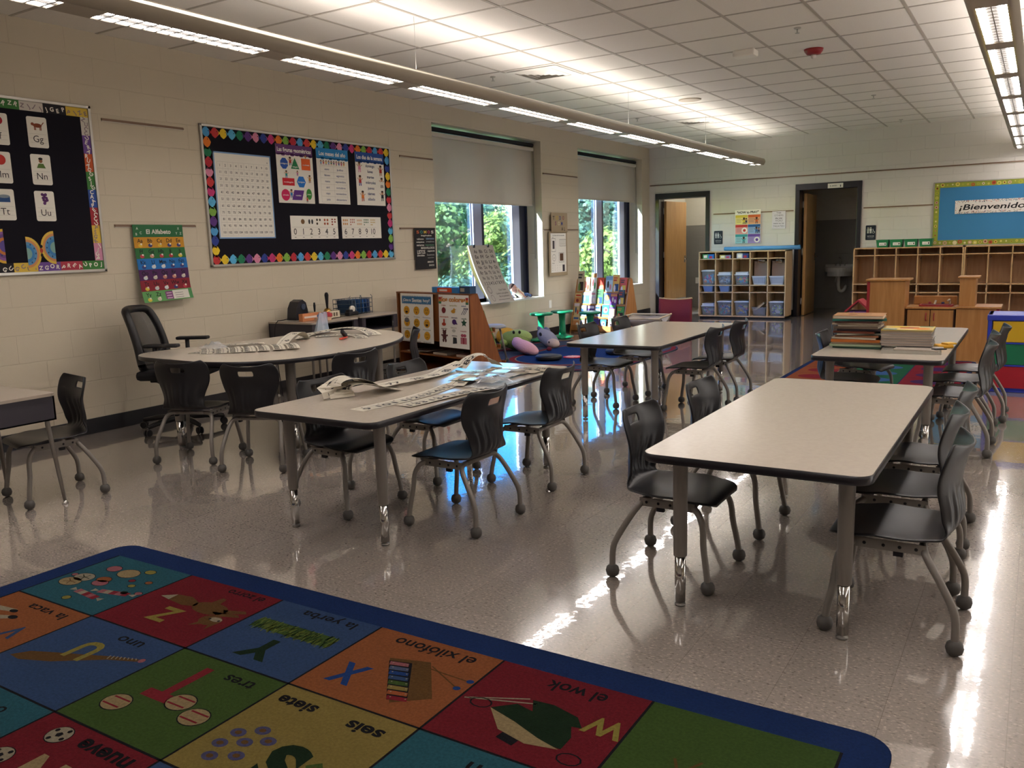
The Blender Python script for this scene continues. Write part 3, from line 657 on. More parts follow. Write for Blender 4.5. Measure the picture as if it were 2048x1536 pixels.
for sg in (1, -1):
    b = MB(); b.tube([(-.02, sg*.2, .41), (-.02, sg*.29, .42), (-.02, sg*.295, .675)], .018, blk, 8, smoothpath=1); l = b.build('armrest', t)
    b = MB(); b.box((.03, sg*.29, .69), (.26, .075, .026), blk, bev=.011); b.build('arm_pad', l)
# ---------------------------------------------------------------- bulletin boards and posters, window wall
PAL = ['#4f9bd0', '#c53a3c', '#e3c22e', '#5ab0dc', '#1f7a55', '#5b3480', '#d98aa8', '#2c3f8f', '#c53a78', '#e07a28', '#7fae48', '#b82c3a']
def bulletin(y0, y1, z0, z1, name, label, cloth='#0e0c18'):
    t = empty(name, label, 'board', (XW, y0, z0)); L, H = y1-y0, z1-z0; o = (.0, 0, 0)
    b = MB(); w = .022
    for lo, hi in (((0, 0, 0), (.022, w, H)), ((0, L-w, 0), (.022, L, H)), ((0, 0, 0), (.022, L, w)), ((0, 0, H-w), (.022, L, H))): b.b2(lo, hi, alu, bev=.003)
    b.build('frame', t)
    b = MB(); b.b2((0, w, w), (.012, L-w, H-w), K(cloth, .9)); b.build('backing', t)
    return t, L, H
def local_f(x=.0125): return lambda u, v, h: Vector((x+h, u, v))
# fish-bordered board
tb, L, H = bulletin(4.99, 7.515, 1.24, 2.465, 'bulletin_board', 'black bulletin board with a border of coloured paper fish')
b = Print(local_f(.0132)); s_ = .04
def fish(u, v, d, c, k):
    cu, cv = K(c), K('#15131a'); r = .046
    for dx in (0,): b.poly([(u+a*r*.95 if abs(d[0]) else u+bb*r*.95, v+bb*r*1.05 if abs(d[0]) else v+a*r*1.05) for a, bb in ((-1, 0), (-.65, .6), (-.1, .95), (.1, .95), (.65, .55), (1, 0), (.65, -.55), (.1, -.95), (-.1, -.95), (-.65, -.6))], cu, 1+k % 2)
    b.poly([(u-d[0]*r*.75+q[0]*r, v-d[1]*r*.75+q[1]*r) for q in (((0, 0), (-.55, .5), (-.55, -.5)) if abs(d[0]) else ((0, 0), (.5, -.55*d[1]), (-.5, -.55*d[1])))], cu, 1)
    b.ell(u+d[0]*r*.5+.008*(1-abs(d[0])), v+d[1]*r*.5+.01*abs(d[0]), .005, .005, cv, 4, 6)
n = 27
for i in range(n):
    u = .065+(L-.13)*i/(n-1); fish(u, H-.065, (1, 0), PAL[i % 12], i); fish(u, .06, (1, 0), PAL[(i+1) % 12], i)
m_ = 14
for j in range(1, m_-1):
    v = H-.065-(H-.125)*j/(m_-1); fish(.065, v, (0, 1), PAL[(2+j*7) % 12], j); fish(L-.06, v, (0, 1), PAL[(5+j*7) % 12], j)
b.build('fish_border', tb)
def poster(name, label, cat, f, L, H, draw, base=None, th=.0015, n=1, nu=1, group=None):
    b = Print(f); b.body(0, 0, L, H, base or paper, th, n, nu); draw(b); o = b.build(name); return setp(o, label, cat, group)
O = .016
def d_hundred(b):
    W_, H_ = .655, .755; blue = K('#7fa3cf'); ln = K('#b9b6b0'); nu = K('#4b4a4c')
    for q in ((0, 0, W_, .012), (0, H_-.012, W_, H_), (0, 0, .012, H_), (W_-.012, 0, W_, H_)): b.rect(*q, blue)
    u0, v1, cw, ch = .035, H_-.085, .0595, .0585
    for r in range(12): b.line(u0, v1-r*ch, u0+10*cw, v1-r*ch, .0016, ln)
    for c in range(11): b.line(u0+c*cw, v1, u0+c*cw, v1-11*ch, .0016, ln)
    for r in range(11):
        for c in range(10): b.text(str(r*10+c+1), u0+(c+.5)*cw, v1-(r+.5)*ch, .021, nu, 2, .012, w=None)
    b.text('0', u0+9.7*cw, v1+.02, .016, nu, 2)
poster('number_chart', 'large white hundred-number grid chart pinned on the fish-bordered board', 'chart', wall_f(5.105, 1.487, O), .655, .755, d_hundred)
def kid(b, u, v, s_, c1, c2, sk='#b98a68'):
    b.ell(u, v+s_*.8, s_*.17, s_*.2, K(sk), 3, 10); b.poly([(u-.16*s_, v+.62*s_), (u+.16*s_, v+.62*s_), (u+.2*s_, v+.28*s_), (u-.2*s_, v+.28*s_)], K(c1), 3)
    b.line(u-.16*s_, v+.58*s_, u-.38*s_, v+.75*s_, .07*s_, K(sk), 3); b.line(u+.16*s_, v+.58*s_, u+.38*s_, v+.72*s_, .07*s_, K(sk), 3)
    b.line(u-.09*s_, v+.3*s_, u-.12*s_, v, .11*s_, K(c2), 3); b.line(u+.09*s_, v+.3*s_, u+.13*s_, v+.02*s_, .11*s_, K(c2), 3); b.ell(u, v+.92*s_, s_*.18, s_*.1, K('#3a2418'), 4, 8)
def wavy_head(b, W_, H_, hh, c, t, size, wfit):
    b.rect(0, H_-hh, W_, H_, K(c)); 
    for k in range(8): b.ell(W_*(k+.5)/8, H_-hh, W_/16, .012 if k % 2 else .006, K(c), 1, 10)
    b.text(t, W_/2, H_-hh*.5, size, white, 3, .02, w=wfit)
def d_fig(b):
    W_, H_ = .475, .548; wavy_head(b, W_, H_, .095, '#6b3f78', 'Las figuras geométricas', .04, .44)
    a0 = PI/8; b.ell(.095, .37, .052, .055, K('#2c55a8'), 2, 8, a0); b.poly(((.18, .325), (.29, .325), (.235, .43)), K('#1d7a4a'), 2); b.rect(.32, .32, .44, .43, K('#e0622a'), 2)
    b.rect(.06, .165, .215, .235, K('#cc2230'), 2); b.ell(.305, .205, .06, .06, K('#2070c4'), 2, 6)
    b.ell(.09, .075, .055, .055, K('#c81e5a'), 2, 20); b.poly(((.17, .03), (.3, .03), (.335, .125), (.205, .125)), K('#5b2d84'), 2); b.ell(.4, .09, .038, .053, K('#3d8f3c'), 2, 20)
    for tx, u, v, w_ in (('octágono', .095, .37, .09), ('triángulo', .235, .345, .07), ('cuadrado', .38, .37, .09), ('rectángulo', .137, .198, .12), ('hexágono', .305, .205, .09), ('círculo', .09, .075, .075), ('rombo', .255, .075, .07), ('óvalo', .4, .09, .05)): b.text(tx, u, v, .014, white, 4, .015, w=w_)
    kid(b, .175, .355, .08, '#c0392b', '#243a6b'); kid(b, .115, .235, .07, '#1f8f8a', '#2c3f8f'); kid(b, .26, .26, .05, '#c26a9a', '#5b3480'); kid(b, .42, .2, .075, '#b8862a', '#7a3a20'); kid(b, .165, .05, .08, '#2b78b8', '#2b4a8f'); kid(b, .37, .01, .06, '#c0392b', '#222222'); kid(b, .38, .43, .04, '#d98a2a', '#444444')
poster('shapes_poster', 'poster with purple heading showing coloured geometric shapes', 'poster', wall_f(5.835, 1.82, O), .475, .548, d_fig)
def d_mes(b):
    W_, H_ = .46, .548; wavy_head(b, W_, H_, .1, '#2b86c6', 'Los meses del año', .042, .38)
    for k in range(10): kid(b, .06+.037*k, .385, .045, PAL[k], PAL[(k+5) % 12])
    tb_ = K('#2c3f7a'); ln = K('#a7a29a')
    for i, (m1, m2) in enumerate((('enero', 'julio'), ('febrero', 'agosto'), ('marzo', 'septiembre'), ('abril', 'octubre'), ('mayo', 'noviembre'), ('junio', 'diciembre'))):
        v = .345-i*.06; b.text(m1, .14, v, .02, tb_, 2, .012); b.text(m2, .33, v, .02, tb_, 2, .012, w=min(.15, .019*len(m2))); b.line(.045, v-.03, .425, v-.03, .0016, ln)
    for u in (.045, .235, .425): b.line(u, .375, u, .015, .0016, ln)
    b.line(.045, .375, .425, .375, .0016, ln)
poster('months_poster', 'poster with bright blue heading listing the months in two columns', 'poster', wall_f(6.365, 1.825, O), .46, .548, d_mes)
def d_dias(b):
    W_, H_ = .458, .552; wavy_head(b, W_, H_, .1, '#27509c', 'Los días de la semana', .042, .41)
    for i, s2 in enumerate(('domingo', 'lunes', 'martes', 'miércoles', 'jueves', 'viernes', 'sábado')): b.text(s2, W_/2, .415-i*.058, .03, K('#283a70'), 2, .015)
    for u, v, c1, c2 in ((.06, .34, '#d98aa8', '#d98aa8'), (.4, .32, '#c0392b', '#b98a68'), (.06, .2, '#b83838', '#2c3f8f'), (.41, .19, '#e5e2da', '#3a3a3a'), (.09, .04, '#e07a28', '#c0392b'), (.41, .05, '#23252b', '#2d5a4a')): kid(b, u, v, .11, c1, c2)
poster('weekdays_poster', 'poster with dark blue heading listing the days of the week', 'poster', wall_f(6.935, 1.825, O), .458, .552, d_dias)
def d_num(nums, seed):
    def d(b):
        W_ = .115*len(nums)-.02; H_ = .225; k = .108
        b.line(.015, .115, W_-.015, .115, .0015, K('#9a958d')); b.line(.015, .035, W_-.015, .035, .0015, K('#9a958d'))
        for i, n_ in enumerate(nums):
            u = .055+i*k; b.text(str(n_), u, .075, .062, dark, 2, .0); b.line(u-.012, .018, u+.012, .018, .004, dark)
            c = ['#5a3a20', '#7a5a38', '#33363a', '#3d3327', '#a4502a', '#8f3a22', '#c9862a', '#b06a5a', '#d0a070', '#2f6a45', '#c2a25a'][n_]
            for q in range(n_):
                cols = 1 if n_ == 1 else (2 if n_ < 6 else 3 if n_ < 8 else 4); cc, rr = q % cols, q//cols; rows = math.ceil(n_/cols)
                b.ell(u-.04+.08*(cc+.5)/cols, .207-.075*(rr+.5)/rows, .08/cols*.33, .07/rows*.36, K(c), 2, 8)
    return d
poster('number_card', 'white strip card with numbers 0 to 5 on the fish-bordered board', 'card', wall_f(5.96, 1.475, O), .655, .225, d_num(range(0, 6), 1), group='number strip cards')
poster('number_card', 'white strip card with numbers 6 to 10 on the fish-bordered board', 'card', wall_f(6.675, 1.475, O), .62, .225, d_num(range(6, 11), 2), group='number strip cards')
# letter-card board, cut by the picture's edge
ta, L, H = bulletin(1.56, 4.0, 1.244, 2.486, 'bulletin_board', 'black bulletin board with letter cards and a patterned paper border')
b = Print(local_f(.0132)); rnd = random.Random(3); PB = ['#17141c', '#17141c', '#a83a4a', '#c98aa6', '#d8b84a', '#9c2b34', '#2f4f9a', '#3d7a3a', '#c2572a', '#6b4a94', '#cfc9c0', '#1b1820']
def seg(u0, v0, u1, v1, c): 
    b.rect(u0, v0, u1, v1, K(c)); horiz = (u1-u0) > (v1-v0)
    k = 4
    for q in range(k):
        uu = u0+(u1-u0)*((q+.5)/k if horiz else rnd.uniform(.3, .7)); vv = v0+(v1-v0)*((q+.5)/k if not horiz else rnd.uniform(.35, .65))
        b.text(rnd.choice('JGCSARPEZOU'), uu, vv, .03, K('#e9e5da' if c not in ('#cfc9c0', '#d8b84a') else '#8a7a80'), 2, .03, rot=rnd.uniform(-.8, .8))
w_ = .065; e = .022
k = 14
for i in range(k):
    u0 = e+(L-2*e)*i/k; u1 = e+(L-2*e)*(i+1)/k; seg(u0, H-e-w_, u1, H-e, PB[(i*3+1) % 12]); seg(u0, e, u1, e+w_, PB[(i*5+2) % 12])
for j in range(8):
    v0 = e+w_+(H-2*e-2*w_)*j/8; v1 = e+w_+(H-2*e-2*w_)*(j+1)/8; seg(L-e-w_, v0, L-e, v1, PB[(j+3) % 12]); seg(e, v0, e+w_, v1, PB[(j*5) % 12])
b.build('paper_border', ta)
def letter_card(y, z, txt, lab, art):
    def d(b):
        for v in (.095, .065, .035): b.line(.012, v, .133, v, .001, K('#9a958d'))
        b.text(txt, .072, .063, .048, K('#3a3636'), 2, .0)
        art(b)
    b = Print(wall_f(y, z, O)); P = rrect(0, 0, .145, .215, .014, 4)
    F_ = [b.P(u, v, 0) for u, v in P]; B_ = [b.P(u, v, -2) for u, v in P]; b.F(F_, paper)
    for i in range(len(P)): b.F((F_[i], B_[i], B_[(i+1) % len(P)], F_[(i+1) % len(P)]), paper)
    d(b); setp(b.build('letter_card'), lab, 'card', 'letter cards on the black board')
def a_cat(b):
    c = K('#8a4428'); b.ell(.075, .155, .032, .015, c, 2); b.ell(.04, .163, .012, .011, c, 3)
    for x in (.052, .06, .092, .1): b.line(x, .15, x, .122, .006, c, 2)
    b.line(.105, .16, .122, .18, .006, c, 2)
def a_boy(b): b.ell(.072, .17, .014, .016, K('#8a5a3c'), 2); b.ell(.072, .184, .016, .009, K('#241a16'), 3); b.poly(((.04, .118), (.105, .118), (.09, .15), (.055, .15)), K('#5d7a3a'), 2)
def a_grape(b):
    for i in range(9): b.ell(.058+.012*(i % 3)+.004*(i//3), .19-.02*(i//3)-.005*(i % 2), .011, .011, K('#5a2c66'), 2+i % 3, 10)
    b.ell(.07, .128, .012, .012, K('#6b3a78'), 2, 10)
def a_flower(b): b.ell(.075, .165, .035, .03, K('#b3202c'), 2)
def a_ball(b): b.ell(.075, .16, .035, .035, K('#b83028'), 2)
def a_drum(b): b.rect(.035, .125, .115, .165, K('#274a7c'), 2); b.ell(.075, .165, .04, .012, K('#7f8a94'), 3)
for y, z, tx, lb, ar in ((3.503, 2.147, 'Gg', 'letter card Gg with a reddish cat drawing', a_cat), (3.50, 1.885, 'Nn', 'letter card Nn with a boy drawing', a_boy), (3.497, 1.626, 'Uu', 'letter card Uu with purple grapes', a_grape),
        (3.225, 2.147, 'Ff', 'letter card Ff cut by the picture edge, red flower', a_flower), (3.215, 1.885, 'Mm', 'letter card Mm cut by the picture edge, red circle', a_ball), (3.208, 1.63, 'Tt', 'letter card Tt cut by the picture edge, blue drum', a_drum)):
    letter_card(y, z, tx, lb, ar)
def butterfly(y, z, cs, lb):
    b = Print(wall_f(y, z, O))
    for sg in (1, -1):
        for k, (r, c) in enumerate(zip((.118, .1, .082, .06, .04), cs)):
            pts = [(sg*(.015+r*(.95*math.cos(a))), .02*sg+r*1.02*math.sin(a)) for a in [PI/2+(-PI)*i/14 for i in range(15)]]
            pts += [(sg*.015, -.03*sg)] ; pts = [(u*.98, v) for u, v in pts]
            b.poly([(sg*.125-u, v) for u, v in pts] if k == 9 else [(sg*.118-u*.95, v) for u, v in pts][::1], K(c), 1+k)
        for i in range(5): b.ell(sg*(.118-.075*math.cos(-1+.5*i)), .02*sg+.075*math.sin(-1+.5*i), .005, .007, K('#26406a'), 8, 6)
    b.ell(0, .03, .012, .012, dark, 9, 10); b.ell(0, 0, .012, .018, K('#b8483a'), 9, 10); b.ell(0, -.035, .01, .014, dark, 9, 10)
    setp(b.build('paper_butterfly'), lb, 'decoration', 'paper plate butterflies')
butterfly(3.50, 1.415, ('#d8b54a', '#c88a5a', '#5a8fb8', '#3f7fb8', '#7fa8a0'), 'paper plate butterfly in blue and yellow, under the letter cards')
butterfly(3.14, 1.43, ('#d8a83a', '#8a5aa0', '#6b4a8a', '#c8783a', '#5a4a90'), 'paper plate butterfly in purple and yellow cut by the picture edge')
# alphabet poster, hanging and curling off the wall
def alf_f(u, v, h):
    k = max(0, (1-v/.6)); out = .03+.065*k**2.2-.008*math.sin(k*9)*k; return Vector((XW+out+h, 4.245+u+.0*k*k, 1.005+v-.012*k*k+u*.03*k*k))
b = Print(alf_f); W_, H_ = .47, .6; b.body(0, 0, W_, H_, K('#2f6b44'), .0012, 24, 2)
rows = (('#c78f2c', 'Aa Bb Cc Dd Ee'), ('#2f6b3a', 'Ff Gg Hh Ii Jj'), ('#1f6fb8', 'Kk Ll Mm Nn Ññ'), ('#4d2458', 'Oo Pp Qq Rr Ss'), ('#862230', 'Tt Uu Vv Ww Xx'), ('#5f9a5a', 'Yy Zz'))
b.text('El Alfabeto', .235, .545, .036, K('#dcd8cc'), 3, .03, w=.23)
for tx, u, v in (('A', .04, .57), ('B', .03, .525), ('C', .07, .535), ('X', .425, .57), ('Y', .405, .53), ('Z', .445, .53)): b.text(tx, u, v, .02, K('#c9d4c4'), 3, .02)
hh = .0855
for i, (c, tx) in enumerate(rows):
    v1 = .5-i*hh; b.rect(0.0, v1-hh, W_, v1, K(c), 1, 6)
    for j, tt_ in enumerate(tx.split()):
        u = .055+j*.09; b.text(tt_, u, v1-.027, .032, K('#14161c'), 3, .01)
        if i < 5 or j < 2:
            pc = random.Random(i*9+j).choice(['#c9c2b4', '#3d3f78', '#d8c24a', '#b83a4a', '#c98a7a', '#cfd4d8', '#d6b23a']); b.ell(u, v1-.066, .02, .015, K(pc), 3, 10); b.ell(u+.008, v1-.056, .009, .008, K('#e0d8c8'), 4, 8)
v1 = .5-5*hh; b.rect(.21, v1-hh+.01, .28, v1-.012, K('#7c4478'), 2, 3); b.rect(.28, v1-hh+.008, W_-.035, v1-.008, K('#dcd8d0'), 2, 3); b.rect(W_-.03, v1-hh, W_, v1, K('#4f8f58'), 2, 3)
for k in range(3): b.rect(.22, v1-.03-k*.02, .27, v1-.022-k*.02, K('#c9a8c4'), 3); b.line(.3, v1-.03-k*.018, .38, v1-.03-k*.018, .003, K('#5a5a60'), 3)
setp(b.build('alphabet_poster'), 'laminated El Alfabeto poster in coloured bands curling off the wall rail', 'poster')
# black word poster
def d_som(b):
    c = ['#d9d5cb', '#7f9ab8', '#c88a3a', '#8a8a88', '#5a8a6a', '#b84a4a']
    x = .03
    for ch, cc in zip('somos', ('#c0603a', '#3f8f8a', '#d0b048', '#c04a5a', '#d9d5cb')): b.text(ch.upper(), x+.03, .435, .034, K(cc), 2, .03, w=.05); x += .07
    for tx, u, v, s_, w_, ci in (('inspirados', .22, .395, .02, .2, 0), ('valiosos', .1, .355, .02, .13, 0), ('talentosos', .29, .36, .025, .16, 1), ('trabajadores', .1, .32, .018, .15, 0), ('creativos', .29, .325, .024, .16, 3), ('seguros', .1, .285, .024, .14, 0),
            ('importantes', .28, .285, .022, .17, 4), ('MARAVILLOSOS', .24, .25, .024, .26, 0), ('LISTOS', .11, .205, .045, .15, 0), ('capaces', .3, .215, .02, .14, 0), ('divertidos', .1, .165, .022, .14, 0), ('buenos', .29, .17, .025, .14, 3), ('especiales', .29, .135, .014, .12, 3),
            ('AMADOS', .28, .085, .02, .12, 0), ('ÚNICOS', .3, .045, .02, .1, 0)): b.text(tx, u, v, s_, K(c[ci]), 2, .02, w=w_)
poster('word_poster', 'narrow black poster covered in white and coloured Spanish words', 'poster', wall_f(7.865, 1.105, .03), .395, .48, d_som, base=K('#1b191c'))
# brown paper charts between windows
kraft = K('#a6957a')
def d_todo(b):
    for tx, u, v, c in (('T', .06, .21, '#2d2a2a'), ('O', .15, .212, '#c9a83a'), ('D', .24, .21, '#33408a'), ('O', .34, .212, '#8a3a4a'), ('S', .11, .13, '#7a2f6a'), ('O', .2, .13, '#cfc8b0'), ('M', .29, .128, '#2f3c80'), ('A', .3, .05, '#2d2a2a'), ('L', .38, .05, '#2d2a2a')): b.text(tx, u, v, .055, K(c), 2, .02)
def todo_f(u, v, h): return Vector((XW+.045+h+.02*math.sin(u*6), 11.1+u, 1.53+v))
poster('paper_sign', 'small brown paper sign with coloured cut letters between the windows', 'sign', todo_f, .5, .285, d_todo, base=kraft, n=1, nu=8)
def d_day(b):
    b.rect(.055, .05, .535, .63, white, 1)
    b.text('La hora de la escuela', .3, .6, .018, dark, 3, .01, w=.36); b.text('Lunes', .12, .57, .014, dark, 3)
    for u0, v0, u1, v1 in ((.08, .36, .2, .55), (.33, .44, .52, .54), (.3, .2, .46, .34)):
        for q in ((u0, v0, u1, v0), (u1, v0, u1, v1), (u1, v1, u0, v1), (u0, v1, u0, v0)): b.line(*q, .004, dark, 3)
    b.rect(.11, .4, .17, .52, K('#4a4448'), 3); b.rect(.33, .22, .44, .33, K('#5a3c28'), 3); b.rect(.41, .06, .48, .16, K('#3a3440'), 3)
    for v in (.52, .5, .48, .46): b.line(.345, v, .5, v, .003, K('#5a5a5c'), 3)
    for i in range(14): a = i*2*PI/14; b.line(.15+.05*math.cos(a), .27+.05*math.sin(a), .15+.05*math.cos(a+.45), .27+.05*math.sin(a+.45), .004, dark, 3)
    b.text('yo', .15, .27, .02, dark, 3); b.text('Me gusta', .13, .19, .014, dark, 3)
    for i in range(3):
        for j in range(4): b.text(random.Random(i*4+j).choice('abemrst37'), .1+.075*j, .155-.035*i, .015, K('#4b4a4c'), 3)
poster('paper_chart', 'brown paper chart with white worksheets taped on, between the windows', 'chart', lambda u, v, h: Vector((XW+.035+h, 11.03+u, .885+v)), .575, .655, d_day, base=kraft)

# ---------------------------------------------------------------- back wall
def restroom_sign(x, z, lb):
    def d(b):
        w_ = K('#d9d9d6'); W_, H_ = .155, .235
        for u in (.035, .078):
            b.ell(u, .195, .0085, .0095, w_, 2, 12); b.poly(((u-.014, .18), (u+.014, .18), (u+.014, .145), (u-.014, .145)), w_, 2); b.line(u-.006, .15, u-.006, .108, .009, w_, 2); b.line(u+.006, .15, u+.006, .108, .009, w_, 2)
        b.poly(((.021, .15), (.049, .15), (.035, .185)), w_, 2); b.line(.056, .205, .056, .105, .003, w_, 2)
        for i in range(12): a = PI*.6+i*PI*1.5/12; b.line(.12+.018*math.cos(a), .125+.018*math.sin(a), .12+.018*math.cos(a+.42), .125+.018*math.sin(a+.42), .004, w_, 2)
        b.ell(.112, .17, .006, .006, w_, 2, 10); b.line(.113, .163, .118, .14, .007, w_, 2); b.line(.118, .14, .13, .138, .006, w_, 2); b.line(.13, .138, .138, .118, .006, w_, 2)
        b.text('RESTROOM', W_/2, .062, .015, w_, 2, .01, w=.1); b.line(.03, .035, .125, .035, .003, w_, 2)
    b = Print(back_f(x, z, .008)); P = rrect(0, 0, .155, .235, .012, 4); F_ = [b.P(u, v, 0) for u, v in P]; B_ = [b.P(u, v, -10) for u, v in P]; c = K('#1b2230', .5); b.F(F_, c)
    for i in range(len(P)): b.F((F_[i], B_[i], B_[(i+1) % len(P)], F_[(i+1) % len(P)]), c)
    d(b); setp(b.build('restroom_sign'), lb, 'sign', 'navy restroom signs')
restroom_sign(-4.975, 1.268, 'navy restroom sign beside the bright doorway')
restroom_sign(-2.445, 1.27, 'navy restroom sign beside the dark doorway, above the green bins')
def d_pray(b):
    W_, H_ = .45, .575; b.text('"HOW to PRAY"', W_/2, H_-.04, .04, dark, 2, .03, w=.38)
    cs = (('#d9c34a', '#e8d98a'), ('#d0622f', '#dca07a'), ('#c23a34', '#dd9a94'), ('#2c5c94', '#8fb0d8'), ('#3f9a9a', '#9accd0'), ('#6b4a9a', '#a794cc'))
    for i in range(6):
        u0 = .01+(i % 2)*.22; v1 = .49-(i//2)*.165; b.rect(u0, v1-.16, u0+.215, v1, K(cs[i][1]), 2); b.rect(u0, v1-.045, u0+.215, v1, K(cs[i][0]), 3)
        for q in range(3): b.line(u0+.02, v1-.07-q*.025, u0+.1, v1-.07-q*.025, .005, K('#6a6668'), 4)
        if i in (2, 5): b.ell(u0+.16, v1-.1, .05, .05, white, 4); b.ell(u0+.16, v1-.1, .025, .025, K(cs[i][0]), 5)
        else: kid(b, u0+.15, v1-.155, .11, cs[i][0], '#3a3a44', '#5a3824'); 
        if i in (0, 3): kid(b, u0+.19, v1-.155, .1, '#3a3a5a', '#3a3a44')
poster('prayer_poster', 'white poster headed HOW to PRAY with six coloured panels', 'poster', back_f(-4.597, 1.27, .02), .45, .575, d_pray, base=white)
def d_treat(b):
    W_, H_ = .225, .295
    for tx, v, s_, w_, bo in (('Treat', .27, .022, .08, .01), ('OTHERS', .225, .03, .15, -.01), ('the way', .18, .024, .12, .02), ('YOU', .138, .036, .12, -.01), ('want to be', .092, .022, .18, .01), ('TREATED', .045, .032, .19, -.01)): b.text(tx, W_/2, v, s_, K('#3f3a4c'), 2, bo, w=w_)
poster('quote_plaque', 'small white plaque with lettering beside the dark restroom door', 'sign', back_f(-3.952, 1.503, .022), .225, .295, d_treat, base=K('#d9d4e0'), th=.014)
tb2 = empty('bulletin_board', 'blue welcome board with a green flowered border on the back wall', 'board', (-1.46, YB, 1.16)); L, H = 3.05, .95
b = MB(); b.b2((0, -.012, 0), (L, 0, H), K('#3f7fb2', .9)); b.build('backing', tb2)
b = MB()
for lo, hi in (((0, -.02, -.02), (L, 0, 0)), ((0, -.02, H), (L, 0, H+.015)), ((-.015, -.02, -.02), (0, 0, H+.015)), ((L, -.02, -.02), (L+.015, 0, H+.015))): b.b2(lo, hi, alu)
b.build('frame', tb2)
b = Print(lambda u, v, h: Vector((u, -.0125-h, v))); g = K('#8f9a3c'); w_ = .075
for q in ((0, 0, L, w_), (0, H-w_, L, H), (0, w_, w_, H-w_), (L-w_, w_, L, H-w_)): b.rect(*q, g)
rnd = random.Random(5)
def fl(u, v):
    r = rnd.uniform(.01, .032); c = rnd.choice(['#c9c05a', '#d8c25a', '#b8482a', '#c9a08a', '#d6d0a8', '#a8a83a']); b.ell(u, v, r, r, K(c), 2, 12); b.ell(u, v, r*.45, r*.45, K(rnd.choice(['#8f9a3c', '#7a3a20', '#e0d8a0'])), 3, 10)
for i in range(44): fl(.04+(L-.08)*i/43, H-.037+rnd.uniform(-.01, .01)); fl(.04+(L-.08)*i/43, .037+rnd.uniform(-.01, .01))
for j in range(12): fl(.037, .08+(H-.16)*j/11); fl(L-.037, .08+(H-.16)*j/11)
b.build('paper_border', tb2)
def d_bien(b):
    rnd = random.Random(8)
    for _ in range(260):
        u = rnd.random()*1.12; v = rnd.choice((rnd.uniform(0, .035), rnd.uniform(.165, .2))) if .03 < u < 1.09 else rnd.random()*.2
        b.ell(min(max(u, .006), 1.114), min(max(v, .006), .194), .0055, .0055, K(rnd.choice(['#2b2a3a', '#5a4a8a', '#c05a5a', '#3a8a8a', '#7a5a3a'])), 1, 6)
    b.text('¡Bienvenidos!', .56, .1, .085, dark, 3, .018, w=.98, sh=.28)
poster('welcome_banner', 'white dotted banner reading ¡Bienvenidos! on the blue board', 'banner', back_f(-1.165, 1.63, .02), 1.12, .2, d_bien, base=K('#e0dad8'))
# ---------------------------------------------------------------- cubbies by the back wall
def carcass(b, x0, x1, z0, z1, D, m, th=.018):
    for lo, hi in (((x0, 0, z0), (x0+th, D, z1)), ((x1-th, 0, z0), (x1, D, z1)), ((x0, 0, z0), (x1, D, z0+th)), ((x0, 0, z1-th), (x1, D, z1)), ((x0, D-.008, z0), (x1, D, z1))): b.b2(lo, hi, m)
CX0, CX1, CY, CD = -5.06, -3.565, 14.36, .42
t = empty('cubby_shelf', 'maple cubby unit with fifteen openings, standing between the two restroom doors', 'shelf', (CX0, CY, 0)); W_ = CX1-CX0
b = MB(); carcass(b, 0, W_, .03, 1.15, CD, maple); b.b2((.02, .03, 0), (W_-.02, CD, .03), dark); b.build('cabinet_body', t)
cells = [W_*k/5 for k in range(6)]
for k in range(1, 5):
    b = MB(); b.b2((cells[k]-.008, .004, .048), (cells[k]+.008, CD-.008, 1.132), maple); b.build('divider', t)
for z in (.455, .575, 1.025):
    b = MB(); b.b2((.018, .004, z-.014), (W_-.018, CD-.008, z), maple); b.build('shelf_board', t)
for k in range(5):
    for z in (.4, .97):
        b = MB(); b.tube([(cells[k]+.012, .2, z), (cells[k]+.03, .2, z-.005), (cells[k]+.035, .2, z+.012)], .004, K('#6a6a6c'), 6); b.build('coat_hook', t)
b = MB(); b.b2((CX1+.02, 14.72, .16), (CX1+.17, 14.90, 1.15), maple) ; b.bm.free()
clear = veil_mat('clear_plastic', '#aab6c8', .25, .25); lidm = mat('pale_lid', '#c3cbd6', .35)
